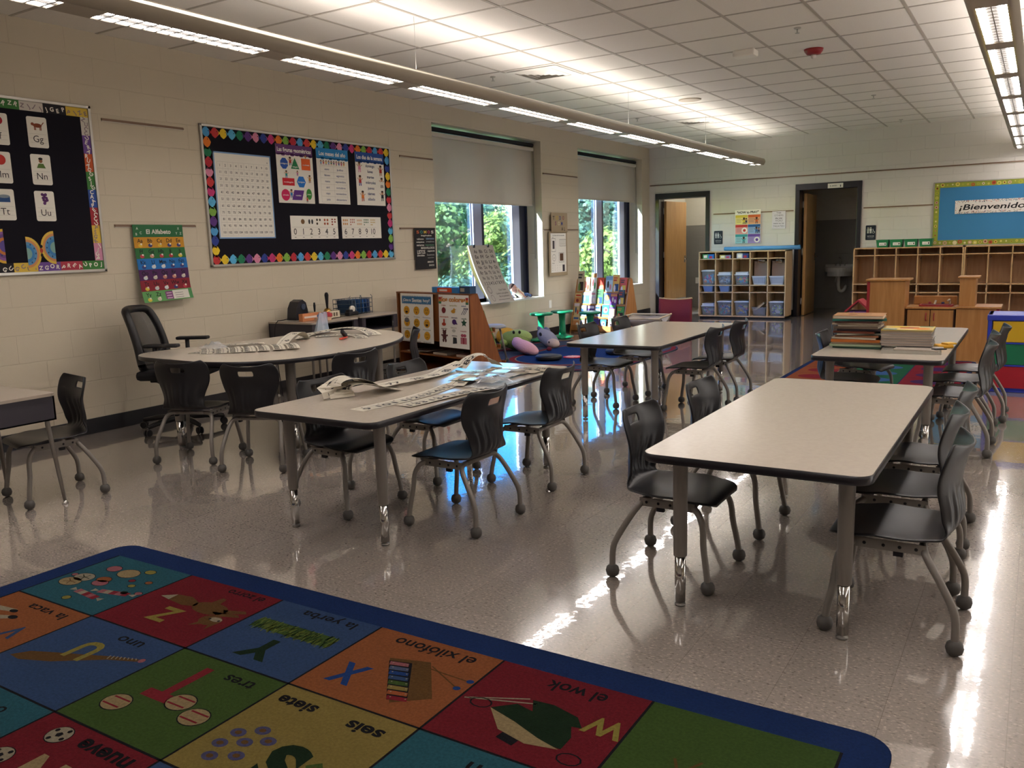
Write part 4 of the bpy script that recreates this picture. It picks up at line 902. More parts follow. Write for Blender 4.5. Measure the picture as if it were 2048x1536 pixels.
def tote(cell, z, w, h, d, lid, toys, label, color=None, lidh=.03, name='storage_bin', group='clear plastic storage bins'):
    w *= .97; x = CX0+(cells[cell]+cells[cell+1])/2+(.009 if cell == 0 else -.009 if cell == 4 else 0); t = empty(name, label, 'bin', (x, CY+.03+d/2, z+.002), 0, group)
    m = color or clear; b = MB(); n = .84; T_ = .003
    o = rrect(-w/2, -d/2, w/2, d/2, .02, 3); inn = rrect(-w/2+T_, -d/2+T_, w/2-T_, d/2-T_, .018, 3)
    lv = [([(p[0]*n, p[1]*n) for p in o], 0), (o, h-.012), ([(p[0]*1.05, p[1]*1.05) for p in o], h-.012), ([(p[0]*1.05, p[1]*1.05) for p in o], h), (inn, h), ([(p[0]*n, p[1]*n) for p in inn], .004)]
    R = [[b.V((px, py, pz)) for px, py in P] for P, pz in lv]
    for k in range(5): b.bridge(R[k], R[k+1], m, False)
    b.F(R[0][::-1], m); b.F(R[5], m); b.build('tub', t)
    if lid:
        b = MB(); q = rrect(-w/2*1.07, -d/2*1.05, w/2*1.07, d/2*1.05, .02, 3); b.prism(q, h, h+.012, lidm); b.prism([(px*.86, py*.9) for px, py in q], h+.012, h+lidh, lidm); b.build('lid', t)
    if toys:
        rnd = random.Random(cell*7+int(z*100)); b = MB()
        for _ in range(60):
            zz = rnd.uniform(.04, h*.72); k = n+(1-n)*zz/h; px, py = rnd.uniform(-.37, .37)*w*k, rnd.uniform(-.38, -.1)*d*k; c = K(rnd.choice(toys)); s_ = rnd.uniform(.018, .034)
            if rnd.random() < .5: b.box((px, py, zz), (s_*1.6, s_, s_), c, R=Matrix.Rotation(rnd.random()*3, 4, Vector((rnd.random(), rnd.random(), rnd.random()+.1)).normalized()))
            else: b.ball((px, py, zz), s_*.7, c, 8)
        o_ = b.build('toy_pieces', t); o_['kind'] = 'stuff'
    return t
TY = [['#e0508a', '#e8e4f0', '#4fb0e0', '#e06a3a', '#7a5ac0'], ['#8a98b8', '#c8ccd8', '#5a4a6a', '#b87a5a', '#3f6aa8'], ['#3fa86a', '#3f9ad0', '#d85a5a', '#2f6fb8', '#e0c050'], ['#d8c8c0', '#2fb0a0', '#c88a8a', '#a8b0c8', '#7a6ab0'], ['#2f9aa8', '#5a6a9a', '#c04a5a', '#d8b070', '#4a5a8a'], ['#4a5ab0', '#d0b050', '#c05a8a', '#5a7ac0', '#3a3a78'], ['#c8d0e8', '#b0d050', '#3a3a68', '#5a5a98', '#e8e8f0']]
tote(0, .575, .245, .235, .34, 1, TY[0], 'clear bin of pink and blue toys, end opening of the middle row', lidh=.02)
tote(1, .575, .25, .165, .34, 1, TY[1], 'clear bin with grey pieces and puffy lid, second in the middle row', lidh=.05)
tote(2, .575, .25, .165, .34, 1, TY[2], 'clear bin with green and blue toys, third in the middle row', lidh=.05)
tote(0, .048, .25, .155, .34, 1, TY[3], 'low clear bin with teal tag on the bottom row, below the hooks', lidh=.05)
tote(1, .048, .25, .23, .34, 1, TY[4], 'tall clear bin of teal and red toys on the bottom row', lidh=.02)
tote(2, .048, .25, .23, .34, 1, TY[5], 'tall clear bin of purple toys on the bottom row', lidh=.02)
tote(4, .048, .25, .23, .34, 1, TY[6], 'tall clear bin with a white ring and balls, last on the bottom row', lidh=.02)
tote(3, .048, .25, .145, .34, 0, None, 'open clear bin holding cardboard, fourth on the bottom row')
b = MB(); b.box((CX0+(cells[3]+cells[4])/2+.01, CY+.15, .21), (.03, .2, .2), K('#b39a78'), R=Matrix.Rotation(.9, 4, 'Y')); b.box((CX0+(cells[3]+cells[4])/2-.06, CY+.17, .16), (.14, .2, .008), K('#c0a888'), R=Matrix.Rotation(-.35, 4, 'Y')); tagm(b, 'cardboard_piece', 'folded cardboard sticking out of the open clear bin', 'cardboard')
blue_tub = mat('blue_grey_tub', '#6d84b8', .4)
tote(0, .455, .19, .1, .3, 0, None, 'slim blue tub under the pink toy bin', blue_tub, name='plastic_tub', group='slim blue tubs'); tote(1, .455, .19, .1, .3, 0, None, 'slim blue tub under the grey-piece bin', blue_tub, name='plastic_tub', group='slim blue tubs')
bask = mat('white_basket', '#c6d0e2', .4); hole = K('#5b6f9c')
for cell, lb in ((3, 'white perforated basket in the fourth opening of the middle row'), (4, 'white perforated basket in the last opening of the middle row')):
    bt = tote(cell, .575, .255, .145, .34, 0, None, lb, bask, name='storage_basket', group='white perforated baskets')
    b = MB()
    for i in range(9):
        for j in range(5):
            z_ = .03+.021*j; y_ = -.17*(.84+.16*z_/.133)-.0012; x_ = (-.09+.0225*i); b.b2((x_-.007, y_-.0015, z_-.0065), (x_+.007, y_+.0015, z_+.0065), hole)
    b.build('hole_grille', bt)
    x = CX0+(cells[cell]+cells[cell+1])/2; c = empty('clipboard', 'brown clipboards standing in the '+('fourth' if cell == 3 else 'last')+' white basket', 'clipboard', (x, CY+.1, .585), 0, 'brown clipboards')
    for i in range(4):
        b = MB(); b.box((.01, .035*i, .2), (.225, .005, .37-.012*i), K('#7d6a62'), R=Matrix.Rotation(-.05, 4, 'X'), bev=0); p_ = b.build('board', c)
        b = MB(); b.tube([(-.04, .035*i-.012, .37), (-.02, .035*i-.022, .4), (.04, .035*i-.022, .4), (.06, .035*i-.012, .37)], .007, chrome, 6); b.box((.01, .035*i-.01, .365), (.11, .012, .018), chrome); b.build('clip', p_)
for cell, cs, lb, w, h in ((0, ('#5fb07a', '#2f6fc0'), 'green and blue game boxes in the top opening nearest the bright doorway', .2, .08), (1, ('#d0c878', '#8f88b0'), 'pale yellow game box in the second top opening', .19, .06), (2, ('#c8ccd8', '#3a4a88'), 'white and blue game box in the third top opening', .2, .085)):
    b = MB(); x = CX0+(cells[cell]+cells[cell+1])/2+.01; b.b2((x-w/2, CY+.04, 1.0255), (x+.0, CY+.3, 1.025+h), K(cs[0])); b.b2((x+.0, CY+.04, 1.0255), (x+w/2, CY+.3, 1.025+h*.98), K(cs[1]))
    b.b2((x-w/2+.02, CY+.038, 1.04), (x-w/2+.08, CY+.04, 1.03+h*.7), white); b.b2((x+.02, CY+.038, 1.035), (x+.07, CY+.04, 1.03+h*.5), K('#c03a4a')); tagm(b, 'game_box', lb, 'box')
b = MB(); lp = mat('blue_paper', '#4f93c8', .5, noise=(5, .06)); b.lathe([(.03, -.64), (.034, -.62), (.036, 0), (.033, .3), (.036, .64), (.02, .64), (.02, .6)], lp, (-4.03, 14.56, 1.187), 20, R=Matrix.Rotation(PI/2, 4, 'Y')); tagm(b, 'paper_roll', 'long roll of light blue paper lying on top of the cubby unit', 'paper')
# coat lockers
for x0, n, lb in ((-2.54, 5, 'tan coat locker unit with the four green bins on top'), (-.975, 5, 'tan coat locker unit beneath the blue welcome board')):
    w_ = .308; W_ = n*w_+.02; t = empty('coat_locker', lb, 'shelf', (x0, 14.46, 0), 0, 'coat locker units'); D = .44
    b = MB(); carcass(b, 0, W_, .03, 1.15, D, birch); b.b2((.02, .03, 0), (W_-.02, D, .03), dark); b.build('cabinet_body', t)
    for k in range(1, n):
        b = MB(); b.b2((.01+w_*k-.008, .004, .048), (.01+w_*k+.008, D-.008, 1.132), birch); b.build('divider', t)
    for z in (.455, .585, 1.035):
        b = MB(); b.b2((.018, .004, z-.015), (W_-.018, D-.008, z), birch); b.build('shelf_board', t)
    for k in range(n):
        for z in (.41, .97):
            b = MB(); b.tube([(.01+w_*k+.012, .2, z), (.01+w_*k+.03, .2, z-.005), (.01+w_*k+.035, .2, z+.012)], .004, K('#6a6a6c'), 6); b.build('coat_hook', t)
green = mat('green_bin', '#1f7a4a', .4)
for x, lb, tx in ((-2.125, 'green bin with label on the lockers, nearest the dark restroom door', 'lápices'), (-1.925, 'second green bin from the restroom door on the lockers', 'tijeras'), (-1.717, 'third green bin from the restroom door on the lockers', 'pegamento'), (-1.51, 'green bin nearest the blue welcome board', 'marcadores')):
    t = empty('supply_bin', lb, 'bin', (x, 14.62, 1.15), 0, 'green supply bins'); b = MB(); w, d, h = .185, .25, .12
    o = rrect(-w/2, -d/2, w/2, d/2, .015, 3); lv = [([(p[0]*.84, p[1]*.9) for p in o], 0), (o, h-.01), ([(p[0]*1.06, p[1]*1.04) for p in o], h-.01), ([(p[0]*1.06, p[1]*1.04) for p in o], h), ([(p[0]*.95, p[1]*.96) for p in o], h), ([(p[0]*.8, p[1]*.86) for p in o], .005)]
    R = [[b.V((px, py, pz)) for px, py in P] for P, pz in lv]
    for k in range(5): b.bridge(R[k], R[k+1], green, False)
    b.F(R[0][::-1], green); b.F(R[5], green); b.build('tub', t)
    b = Print(plane_f((-.045, -.1215, .03), (1, 0, 0), (0, -.1, 1))); b.body(0, 0, .105, .045, white, .001); b.text(tx, .04, .022, .011, dark, 2, .01, w=.055); b.ell(.088, .022, .01, .014, K('#4a4446'), 2, 8); b.build('name_label', t)

# ---------------------------------------------------------------- play kitchen and toys
t = empty('play_fridge', 'tall honey-coloured play refrigerator cabinet with a red door edge', 'play furniture', (-1.61, 10.05, 0))
b = MB(); b.b2((.03, .0, .01), (.385, .36, .845), honey, bev=.003); b.build('cabinet_body', t)
redw = mat('red_laminate', '#8e1f26', .4)
b = MB(); b.b2((0, .0, .01), (.03, .36, .84), redw); b.build('door', t); b = MB(); b.b2((-.015, -.02, .845), (.42, .38, .865), honey, bev=.004); b.build('top_board', t)
t = empty('play_sink', 'wooden play sink cabinet with two doors and red handles', 'play furniture', (-1.208, 10.10, 0)); W_ = .47
b = MB(); b.b2((0, .01, 0), (W_, .34, .545), honey); b.b2((0, .0, .0), (W_, .008, .545), K('#3a1d14')); b.build('cabinet_body', t)
for x0 in (.012, W_/2+.004):
    b = MB(); b.b2((x0, -.014, .03), (x0+W_/2-.016, -.001, .535), honey, bev=.002); d = b.build('door', t)
    hx = x0+(W_/2-.016-.035 if x0 < .1 else .035); b = MB(); b.tube([(hx, -.014, .5), (hx, -.035, .49), (hx, -.035, .43), (hx, -.014, .42)], .006, redw, 8, smoothpath=1); b.build('handle', d)
b = MB(); b.b2((-.01, -.03, .545), (W_+.01, .36, .565), honey, bev=.003); b.build('countertop', t)
b = MB(); b.b2((.03, .34, .565), (W_-.01, .36, .665), honey, bev=.01); b.build('backsplash', t)
b = MB(); b.prism(rrect(.11, .05, .44, .27, .04), .566, .58, redw); b.prism(rrect(.13, .07, .42, .25, .03), .58, .583, K('#6a161c')); b.build('sink_tray', t)
b = MB(); b.tube([(.40, .24, .58), (.40, .24, .62), (.40, .2, .635), (.385, .16, .625)], .009, K('#c9c2b0'), 8, smoothpath=1); b.ball((.2, .27, .59), (.017, .017, .014), redw, 8); b.ball((.33, .27, .59), (.017, .017, .014), K('#23356a'), 8); b.box((.26, .2, .6), (.02, .03, .05), K('#d6cfb8'), bev=.004, R=Matrix.Rotation(.3, 4, 'Y')); b.build('faucet', t)
t = empty('play_stove', 'honey-coloured play stove with a raised hutch and red side trim', 'play furniture', (-.725, 10.08, 0))
b = MB(); b.b2((0, 0, 0), (.37, .4, .555), honey, bev=.003); b.build('cabinet_body', t); b = MB(); b.b2((.37, .0, 0), (.395, .4, .55), redw); b.build('side_trim', t)
b = MB(); b.b2((.0, -.02, .555), (.415, .42, .575), honey, bev=.003); b.build('countertop', t)
b = MB(); b.b2((.02, .02, .575), (.17, .3, .87), honey, bev=.002); h_ = b.build('hutch', t); b = MB(); b.b2((.0, .0, .87), (.2, .34, .887), honey, bev=.003); b.build('top_board', h_)
b = MB(); b.lathe([(.018, 0), (.02, .012), (.012, .02)], K('#c9c2b0'), (.395, .1, .5), 12, R=Matrix.Rotation(PI/2, 4, 'Y')); b.build('knob', t)
t = empty('dollhouse', 'toy dollhouse with red roof beside the play refrigerator', 'toy', (-1.93, 10.75, 0))
cr = K('#c9a98a'); b = MB(); b.b2((0, 0, .0), (.02, .3, .45), cr); b.b2((.06, 0, .0), (.08, .3, .45), cr); b.b2((.28, 0, .0), (.3, .3, .45), cr); b.b2((0, 0, .43), (.3, .3, .45), K('#8a5aa0')); b.b2((.08, .28, 0), (.28, .3, .45), K('#c98ab0')); b.b2((.08, .0, .2), (.28, .3, .215), K('#8a5aa0')); b.b2((.15, .02, 0), (.17, .3, .43), K('#9ab8c0')); b.build('house_body', t)
b = MB(); b.b2((0, -.01, -.005), (.2, .32, .012), K('#a8303a')); b.build('roof', t, loc=(-.03, 0, .445)).rotation_euler = (0, -.75, 0)
b = MB(); b.b2((0, -.01, -.005), (.2, .32, .012), K('#a8303a')); b.build('roof', t, loc=(.115, 0, .58)).rotation_euler = (0, .75, 0)
# colourful drawer cabinet
t = empty('drawer_cabinet', 'blue toy cabinet with yellow, green and red fronts at the picture edge', 'cabinet', (-.345, 8.17, 0)); bl = mat('cobalt_plastic', '#2a3aa8', .35)
W_, D, Ht = 1.25, .4, .655
b = MB(); b.b2((.03, .03, .03), (W_-.03, D, Ht-.03), K('#1c2450')); b.b2((0, 0, 0), (.035, D, Ht), bl, bev=.004); b.b2((W_-.035, 0, 0), (W_, D, Ht), bl, bev=.004); b.b2((0, 0, 0), (W_, D, .03), bl, bev=.003); b.build('cabinet_body', t)
b = MB(); b.b2((-.005, -.005, Ht-.05), (W_+.005, D, Ht), bl, bev=.008); b.build('top_board', t)
for z0, z1, c in ((.425, .6, '#c8a21c'), (.235, .41, '#12704e'), (.035, .22, '#a8182c')):
    b = MB(); b.b2((.04, .004, z0), (W_-.04, .03, z1), mat('front'+c, c, .4), bev=.003); b.build('drawer_front', t)
    b = MB(); b.b2((.035, .0, z0-.014), (W_-.035, .03, z0-.001), bl); b.build('rail', t)

# ---------------------------------------------------------------- book display rack
RY = 11.42
RM = Matrix.Translation((-6.14, RY+.14, 0)) @ Matrix.Rotation(-.2, 4, 'Z') @ Matrix.Translation((6.17, -RY, 0))
t = empty('book_rack', 'double-sided wooden book display rack between the window wall and the room', 'shelf', (-6.14, RY+.14, 0), -.2); W_ = 1.0
wd = wood('rack_wood', '#a5713f', '#b98350', .4)
for x in (.0, W_-.02):
    b = MB(); P = [(0, 0), (.46, 0), (.27, .80), (.24, .83), (.21, .80)]
    A = [b.V((x, p, q)) for p, q in P]; B = [b.V((x+.02, p, q)) for p, q in P]; b.F(A, wd); b.F(B[::-1], wd)
    for i in range(5): b.F((A[i], B[i], B[(i+1) % 5], A[(i+1) % 5]), wd)
    b.build('side_panel', t)
tiers = [(.02, .03), (.06, .22), (.105, .41), (.15, .59)]
for k, (y_, z_) in enumerate(tiers):
    b = MB(); b.b2((.02, y_, z_), (W_-.02, y_+.06, z_+.014), wd); b.b2((.02, y_, z_), (W_-.02, y_+.012, z_+(.09 if k == 0 else .035)), wd); b.build('ledge', t)
b = MB(); b.box((W_/2, .165, .42), (W_-.04, .01, .84), wd, R=Matrix.Rotation(-.2, 4, 'X')); b.build('back_panel', t)
BC = [['#c9b48a', '#cfc6ba', '#e8e4ec', '#4a3a7a', '#3f7fc0', '#c9c2b0', '#b8a078'], ['#c2b48c', '#7a9ac0', '#5a4a94', '#e6e0ea', '#3a8ac8', '#6a4a9a', '#4f9a4f'], ['#d0c090', '#5a9ac0', '#dfe8e0', '#4f8f4f', '#5a6ab0', '#8a3a8a', '#3a3a4a'], ['#b8ae9a', '#c9a07a', '#e6e6e6', '#d84a3a', '#b0c8e0', '#d8a858', '#c04a4a']]
n_b = 0
for k, (y_, z_) in enumerate(tiers):
    rnd = random.Random(20+k); x = -6.14
    for i in range(7):
        w = rnd.uniform(.10, .128); h = rnd.uniform(.16, .24)*(1.38 if k == 3 else 1); c = BC[k][i]; xx = -6.142+.1355*i+rnd.uniform(-.006, .006); th = rnd.uniform(.006, .012)
        R = Matrix.Rotation(-.12, 4, 'X'); ct = Vector((xx+w/2, RY+y_+.018+.06*h, z_+.017+h/2))
        b = MB(); b.T = RM; b.box(ct, (w, th, h), K(c, .4), R=R)
        q = RM @ Matrix.Translation(ct) @ R @ Matrix.Translation((0, -th/2-.0006, 0)); b.T = q; c2 = rnd.choice(['#f0ece0', '#c04a3a', '#2f5a9a', '#d8b04a', '#3a3a44', '#5a9a5a', '#d890a0'])
        ty = rnd.randrange(4); c3 = K(rnd.choice(['#e8d8a8', '#7fa8d0', '#c98a5a', '#6a8a4a', '#d8d0e0'])); c4 = K(rnd.choice(['#8a3a3a', '#2a4a7a', '#e0c060', '#3a2a2a', '#e8e4dc']))
        if ty == 0: b.box((0, 0, h*.3), (w*.75, .001, h*.14), K(c2)); b.box((0, 0, -h*.12), (w*.9, .001, h*.5), c3); b.ball((rnd.uniform(-.03, .03), -.0005, -h*.16), (w*.22, .001, h*.16), c4, 10)
        elif ty == 1: b.box((0, 0, -h*.3), (w*.85, .001, h*.12), K(c2)); b.ball((0, 0, h*.1), (w*.38, .001, h*.24), c3, 12); b.ball((.01, -.001, h*.12), (w*.15, .001, h*.1), c4, 10)
        elif ty == 2: b.box((-w*.15, 0, h*.2), (w*.5, .001, h*.08), K(c2)); b.box((-w*.1, 0, h*.33), (w*.6, .001, h*.06), K(c2)); b.box((w*.1, 0, -h*.2), (w*.6, .001, h*.4), c4); b.ball((-w*.2, -.001, -h*.25), (w*.18, .001, h*.2), c3, 8)
        else: b.box((0, 0, h*.36), (w*.96, .001, h*.2), c3); b.ball((-w*.15, 0, -.0), (w*.14, .001, h*.22), c4, 8); b.ball((w*.2, 0, -h*.15), (w*.16, .001, h*.18), K(c2), 8)
        row = ('bottom ledge', 'second ledge', 'third ledge', 'top ledge')[k]; cn = ['first', 'second', 'third', 'fourth', 'fifth', 'sixth', 'seventh'][i]
        tagm(b, 'picture_book', 'picture book on the %s of the display rack, %s from the wall' % (row, cn), 'book', 'picture books on the display rack'); n_b += 1

# ---------------------------------------------------------------- brown shelf with two posters
O0 = Vector((-4.88, 7.06, 0)); du = Vector((-.961, .277, 0)); dd = Vector((.277, .961, 0)); ang = math.atan2(-du.y, -du.x); LS = 1.3
t = empty('book_display_shelf', 'brown sloped-back display shelf with two posters taped on its face', 'shelf', O0+du*LS, ang)
def sidep(x):
    b = MB(); P = [(0, 0), (.46, 0), (.1, .88), (0, .88)]; A = [b.V((x, p, q)) for p, q in P]; B = [b.V((x+.022, p, q)) for p, q in P]; b.F(A, brown); b.F(B[::-1], brown)
    for i in range(4): b.F((A[i], B[i], B[(i+1) % 4], A[(i+1) % 4]), brown)
    b.build('side_panel', t)
sidep(0); sidep(LS-.022)
b = MB(); b.b2((.022, .02, .36), (LS-.022, .035, .87), brown); b.b2((0, -.002, .862), (LS, .1, .88), brown); b.build('face_panel', t)
b = MB(); b.b2((.022, 0, .03), (LS-.022, .425, .05), brown); b.build('lower_shelf', t); b = MB(); b.b2((.022, .0, .2), (LS-.022, .34, .215), brown); b.build('middle_shelf', t)
b = MB(); A = [b.V(p) for p in ((.022, .445, .03), (LS-.022, .445, .03), (LS-.022, .115, .862), (.022, .115, .862), (.022, .435, .03), (LS-.022, .435, .03), (LS-.022, .105, .862), (.022, .105, .862))]
for q in ((0, 1, 2, 3), (7, 6, 5, 4), (0, 4, 5, 1), (2, 6, 7, 3), (1, 5, 6, 2), (0, 3, 7, 4)): b.F([A[i] for i in q], brown)
b.build('sloped_panel', t)
for k, (y_, z_) in enumerate(((.43, .1), (.36, .28), (.29, .46))):
    b = MB(); b.b2((.022, y_, z_), (LS-.022, y_+.05, z_+.012), brown); b.b2((.022, y_+.045, z_), (LS-.022, y_+.055, z_+.05), brown); b.build('ledge', t)
M0 = t.matrix_basis.copy()
M0 = Matrix.Translation(O0+du*LS) @ Matrix.Rotation(ang, 4, 'Z')
def shelf_f(x0, z0, tilt=0): return lambda u, v, h: M0 @ Vector((x0+u+tilt*v, -.006-h-.012*(1-v/.5), z0+v))
def emoji(b, u, v, k, r=.045):
    b.ell(u, v, r*1.1, r*.92, K('#d8a02a'), 2, 20); d_ = K('#3a2413')
    if k == 3: b.ell(u, v+r*.5, r*.9, r*.55, K('#6a6a70'), 3, 12)
    b.ell(u-r*.32, v+r*.25, r*.1, r*.17, d_, 4, 8); b.ell(u+r*.32, v+r*.25, r*.1, r*.17, d_, 4, 8)
    if k in (0, 5): b.poly([(u+r*.5*math.cos(a), v-r*.15+r*.5*math.sin(a)) for a in [PI+PI*i/8 for i in range(9)]], d_, 4)
    elif k in (2, 4, 8): b.line(u-r*.3, v-r*.4, u+r*.3, v-r*.36, r*.1, d_, 4)
    elif k == 7: b.rect(u-r*.45, v-r*.5, u+r*.45, v-r*.2, K('#a82a2a'), 4)
    else: b.ell(u, v-r*.4, r*.16, r*.22, K('#7a1f1a'), 4, 10)
def d_sien(b):
    W_, H_ = .60, .53; n = 26; c = K('#3f78a8')
    b.rect(.03, H_-.105, W_-.03, H_-.035, c, 2)
    for i in range(n):
        u = .03+(W_-.06)*(i+.5)/n; b.poly(((u-.01, H_-.035), (u+.01, H_-.035), (u, H_-.02)), c, 2); b.poly(((u-.01, H_-.105), (u+.01, H_-.105), (u, H_-.12)), c, 2)
    b.text('¿Cómo te', .125, H_-.07, .032, white, 3, .02, w=.15); b.text('Sientes', .31, H_-.07, .042, white, 3, .025, w=.18); b.text('hoy?', .485, H_-.07, .034, white, 3, .02, w=.12)
    nm = ['Feliz', 'Triste', 'Pensativo', 'Preocupado', 'Cansado', 'Emocionado', 'Sorprendido', 'Juguetón', 'Avergonzado']
    for k in range(9): u, v = .115+.185*(k % 3), .345-.133*(k//3); emoji(b, u, v, k, .05); b.text(nm[k], u, v-.068, .012, K('#4a6078'), 3, .005, w=min(.14, .018*len(nm[k])))
poster('feelings_poster', 'white poster of nine yellow faces taped on the brown shelf', 'poster', shelf_f(.085, .335), .60, .53, d_sien, base=white)
def d_col(b):
    f0 = b.f; b.f = lambda u, v, h: f0(u, v*.55/.66, h)
    W_, H_ = .50, .66; b.text('los colores', .25, H_-.055, .055, K('#b8481f'), 2, .06, w=.40); b.text('los colores', .25, H_-.055, .052, K('#e8c470'), 3, .0, w=.38)
    for u in (.025, W_-.025): 
        for k, c in enumerate(('#b83a3a', '#d88a3a', '#3f7a5a')): b.rect(u-.022, H_-.03-.028*(k+1), u+.022, H_-.03-.028*k, K(c), 2)
    for tx, u, v, c in (('rojo', .085, .53, '#a82a2a'), ('amarillo', .25, .53, '#b8b070'), ('azul', .42, .53, '#3a5a8a'), ('anaranjado', .09, .385, '#c8582a'), ('morado', .265, .38, '#4a2f6a'), ('verde', .42, .375, '#2f5a3a'), ('marrón', .09, .235, '#5a3a2a'), ('blanco', .25, .255, '#b8b4a0'), ('rosado', .41, .22, '#b05a6a'), ('negro', .26, .155, '#2a2a2a')): b.text(tx, u, v, .02, K(c), 3, .02, w=.013*len(tx)+.02)
    b.ell(.085, .465, .034, .038, K('#7a1f2c'), 2); b.ell(.245, .455, .035, .022, K('#dba03a'), 2, 14); b.ell(.262, .48, .017, .017, K('#dba03a'), 3, 12); b.poly(((.277, .482), (.3, .486), (.278, .472)), K('#c86a2a'), 3)
    for a in (-.35, .1, .5): b.line(.42+a*.06-.02, .42, .42+a*.06+.03, .49, .007, K('#2a3a5a'), 2); b.ell(.42+a*.06+.03, .495, .01, .012, K('#2a3a5a'), 2, 8)
    b.rect(.075, .27, .1, .355, K('#b8402a'), 2); b.ell(.085, .29, .035, .022, K('#b8402a'), 3, 14); b.ell(.26, .325, .036, .034, K('#4a2a6a'), 2, 14); b.poly(((.27, .3), (.315, .295), (.29, .335)), K('#4a2a6a'), 3)
    b.poly([(.42+.05*(1 if i % 2 == 0 else .5)*math.cos(PI/2+i*PI/5), .32+.05*(1 if i % 2 == 0 else .5)*math.sin(PI/2+i*PI/5)) for i in range(10)], K('#2a5a44'), 2)
    br = K('#5a3030'); b.ell(.09, .185, .03, .028, br, 2); b.ell(.07, .21, .012, .012, br, 2, 10); b.ell(.112, .21, .012, .012, br, 2, 10); b.ell(.09, .135, .034, .04, br, 3); b.ell(.048, .15, .014, .012, br, 2, 8); b.ell(.134, .15, .014, .012, br, 2, 8); b.ell(.07, .085, .016, .024, br, 2, 10); b.ell(.11, .085, .016, .024, br, 2, 10)
    b.ell(.25, .215, .03, .02, K('#c4c2ba'), 2, 14); b.poly(((.23, .05), (.3, .06), (.295, .13), (.235, .135)), K('#2a2f34'), 2)
    pk = K('#b8707c'); b.rect(.36, .06, .46, .14, pk, 2); b.rect(.4, .06, .42, .14, K('#9a2f44'), 3); b.ell(.39, .165, .025, .02, K('#b05068'), 3, 12); b.ell(.43, .165, .025, .02, K('#b05068'), 3, 12)
poster('colors_poster', 'white los colores poster with pictures taped on the brown shelf', 'poster', shelf_f(.785, .315), .50, .55, d_col, base=white)
def flat_book(P, w, d, h, c, rz, lb, name='book', group=None, pages='#cfc6b4', spy=False):
    t = empty(name, lb, 'book', P, rz, group); cm = K(c, .35)
    b = MB(); b.b2((-w/2, -d/2, 0), (w/2, d/2, .0022), cm); b.b2((-w/2, -d/2, h-.0022), (w/2, d/2, h), cm); b.b2((-w/2, -d/2, 0), (w/2 if spy else -w/2+.003, -d/2+.003 if spy else d/2, h), cm); b.build('cover', t)
    b = MB(); b.b2((-w/2+.003, -d/2+.004, .0022), (w/2-.005, d/2-.004, h-.0022), K(pages)); b.build('page_block', t); return t
for k, (x, z, h, c, lb) in enumerate(((.24, .216, .012, '#b0a89a', 'flat pale book lying inside the brown shelf under the faces poster'), (.36, .228, .01, '#8a7a70', 'flat thin book on top of the pale one inside the brown shelf'), (.72, .216, .02, '#b8b0a4', 'flat book lying inside the brown shelf under the colours poster'), (1.12, .216, .025, '#b0847a', 'pinkish book lying at the end of the brown shelf'))):
    flat_book(M0 @ Vector((x, .15, z if k != 1 else .2285)), .24, .24, h, c, ang, lb)
for k, (x, z, y_, c, lb) in enumerate(((1.16, .474, .238, '#5a7f5a', 'green book leaning on the sloped back of the brown shelf'), (1.14, .114, .385, '#c9784a', 'orange book low on the sloped back of the brown shelf'), (1.18, .294, .312, '#7a9a5a', 'pale green book on the middle ledge behind the brown shelf'))):
    b = MB(); b.T = M0; b.box((x, y_+.02, z+.115), (.17, .01, .22), K(c, .4), R=Matrix.Rotation(.32, 4, 'X')); tagm(b, 'picture_book', lb, 'book')
# things on top of the brown shelf
b = MB(); b.T = M0; b.box((.88, .05, .912), (.44, .085, .06), K('#2f78b8', .4), rz=0); b.b2((.76, .0, .888), (1.0, .008, .935), K('#d0502a')); b.b2((.8, -.001, .9), (.93, .006, .92), K('#e8e0d8')); tagm(b, 'game_box', 'blue and orange long box on top of the brown shelf', 'box')
b = MB(); b.T = M0; b.box((1.2, .055, .918), (.17, .08, .075), K('#27425f', .4)); b.b2((1.14, .008, .9), (1.2, .016, .935), K('#a39a8a')); tagm(b, 'game_box', 'dark blue box on the corner of the brown shelf', 'box')

# ---------------------------------------------------------------- stools
gm = mat('green_stool', '#16875c', .32)
def stool(x, y, rz, lb):
    t = empty('wobble_stool', lb, 'stool', (x, y, 0), rz, 'green wobble stools')
    b = MB(); b.lathe([(.07, 0), (.13, .006), (.16, .022), (.165, .034), (.14, .044), (.08, .055), (.055, .07)], gm, n=28); b.build('rocking_base', t)
    b = MB(); b.lathe([(.058, .06), (.05, .12), (.045, .25), (.05, .34), (.06, .37)], gm, n=8); b.build('column', t)
    b = MB(); P = [(.165*math.cos(a)*(1+.06*math.cos(3*a)), .155*math.sin(a)*(1+.06*math.cos(3*a))) for a in [2*PI*i/30 for i in range(30)]]
    lv = [(.45, .365), (.9, .372), (1, .388), (.98, .403), (.85, .408), (.4, .398), (.05, .396)]
    R = [[b.V((px*k, py*k, z)) for px, py in P] for k, z in lv]
    for k in range(len(R)-1): b.bridge(R[k], R[k+1], gm)
    b.F(R[0][::-1], gm); b.F(R[-1], gm); b.build('seat', t)
stool(-5.93, 10.32, .3, 'green stool nearest the doll on the window sill'); stool(-5.83, 10.76, 1.2, 'green stool beside the end of the book rack'); stool(-5.34, 10.68, 2.0, 'green stool in front of the sunlit books')
t = empty('side_stool', 'grey round seat on metal legs behind the brown shelf', 'stool', (-5.42, 8.30, 0))
b = MB(); b.lathe([(.12, .40), (.15, .405), (.155, .42), (.13, .44), (.05, .45)], mat('grey_stool_seat', '#8f9299', .35), n=26); b.build('seat', t)
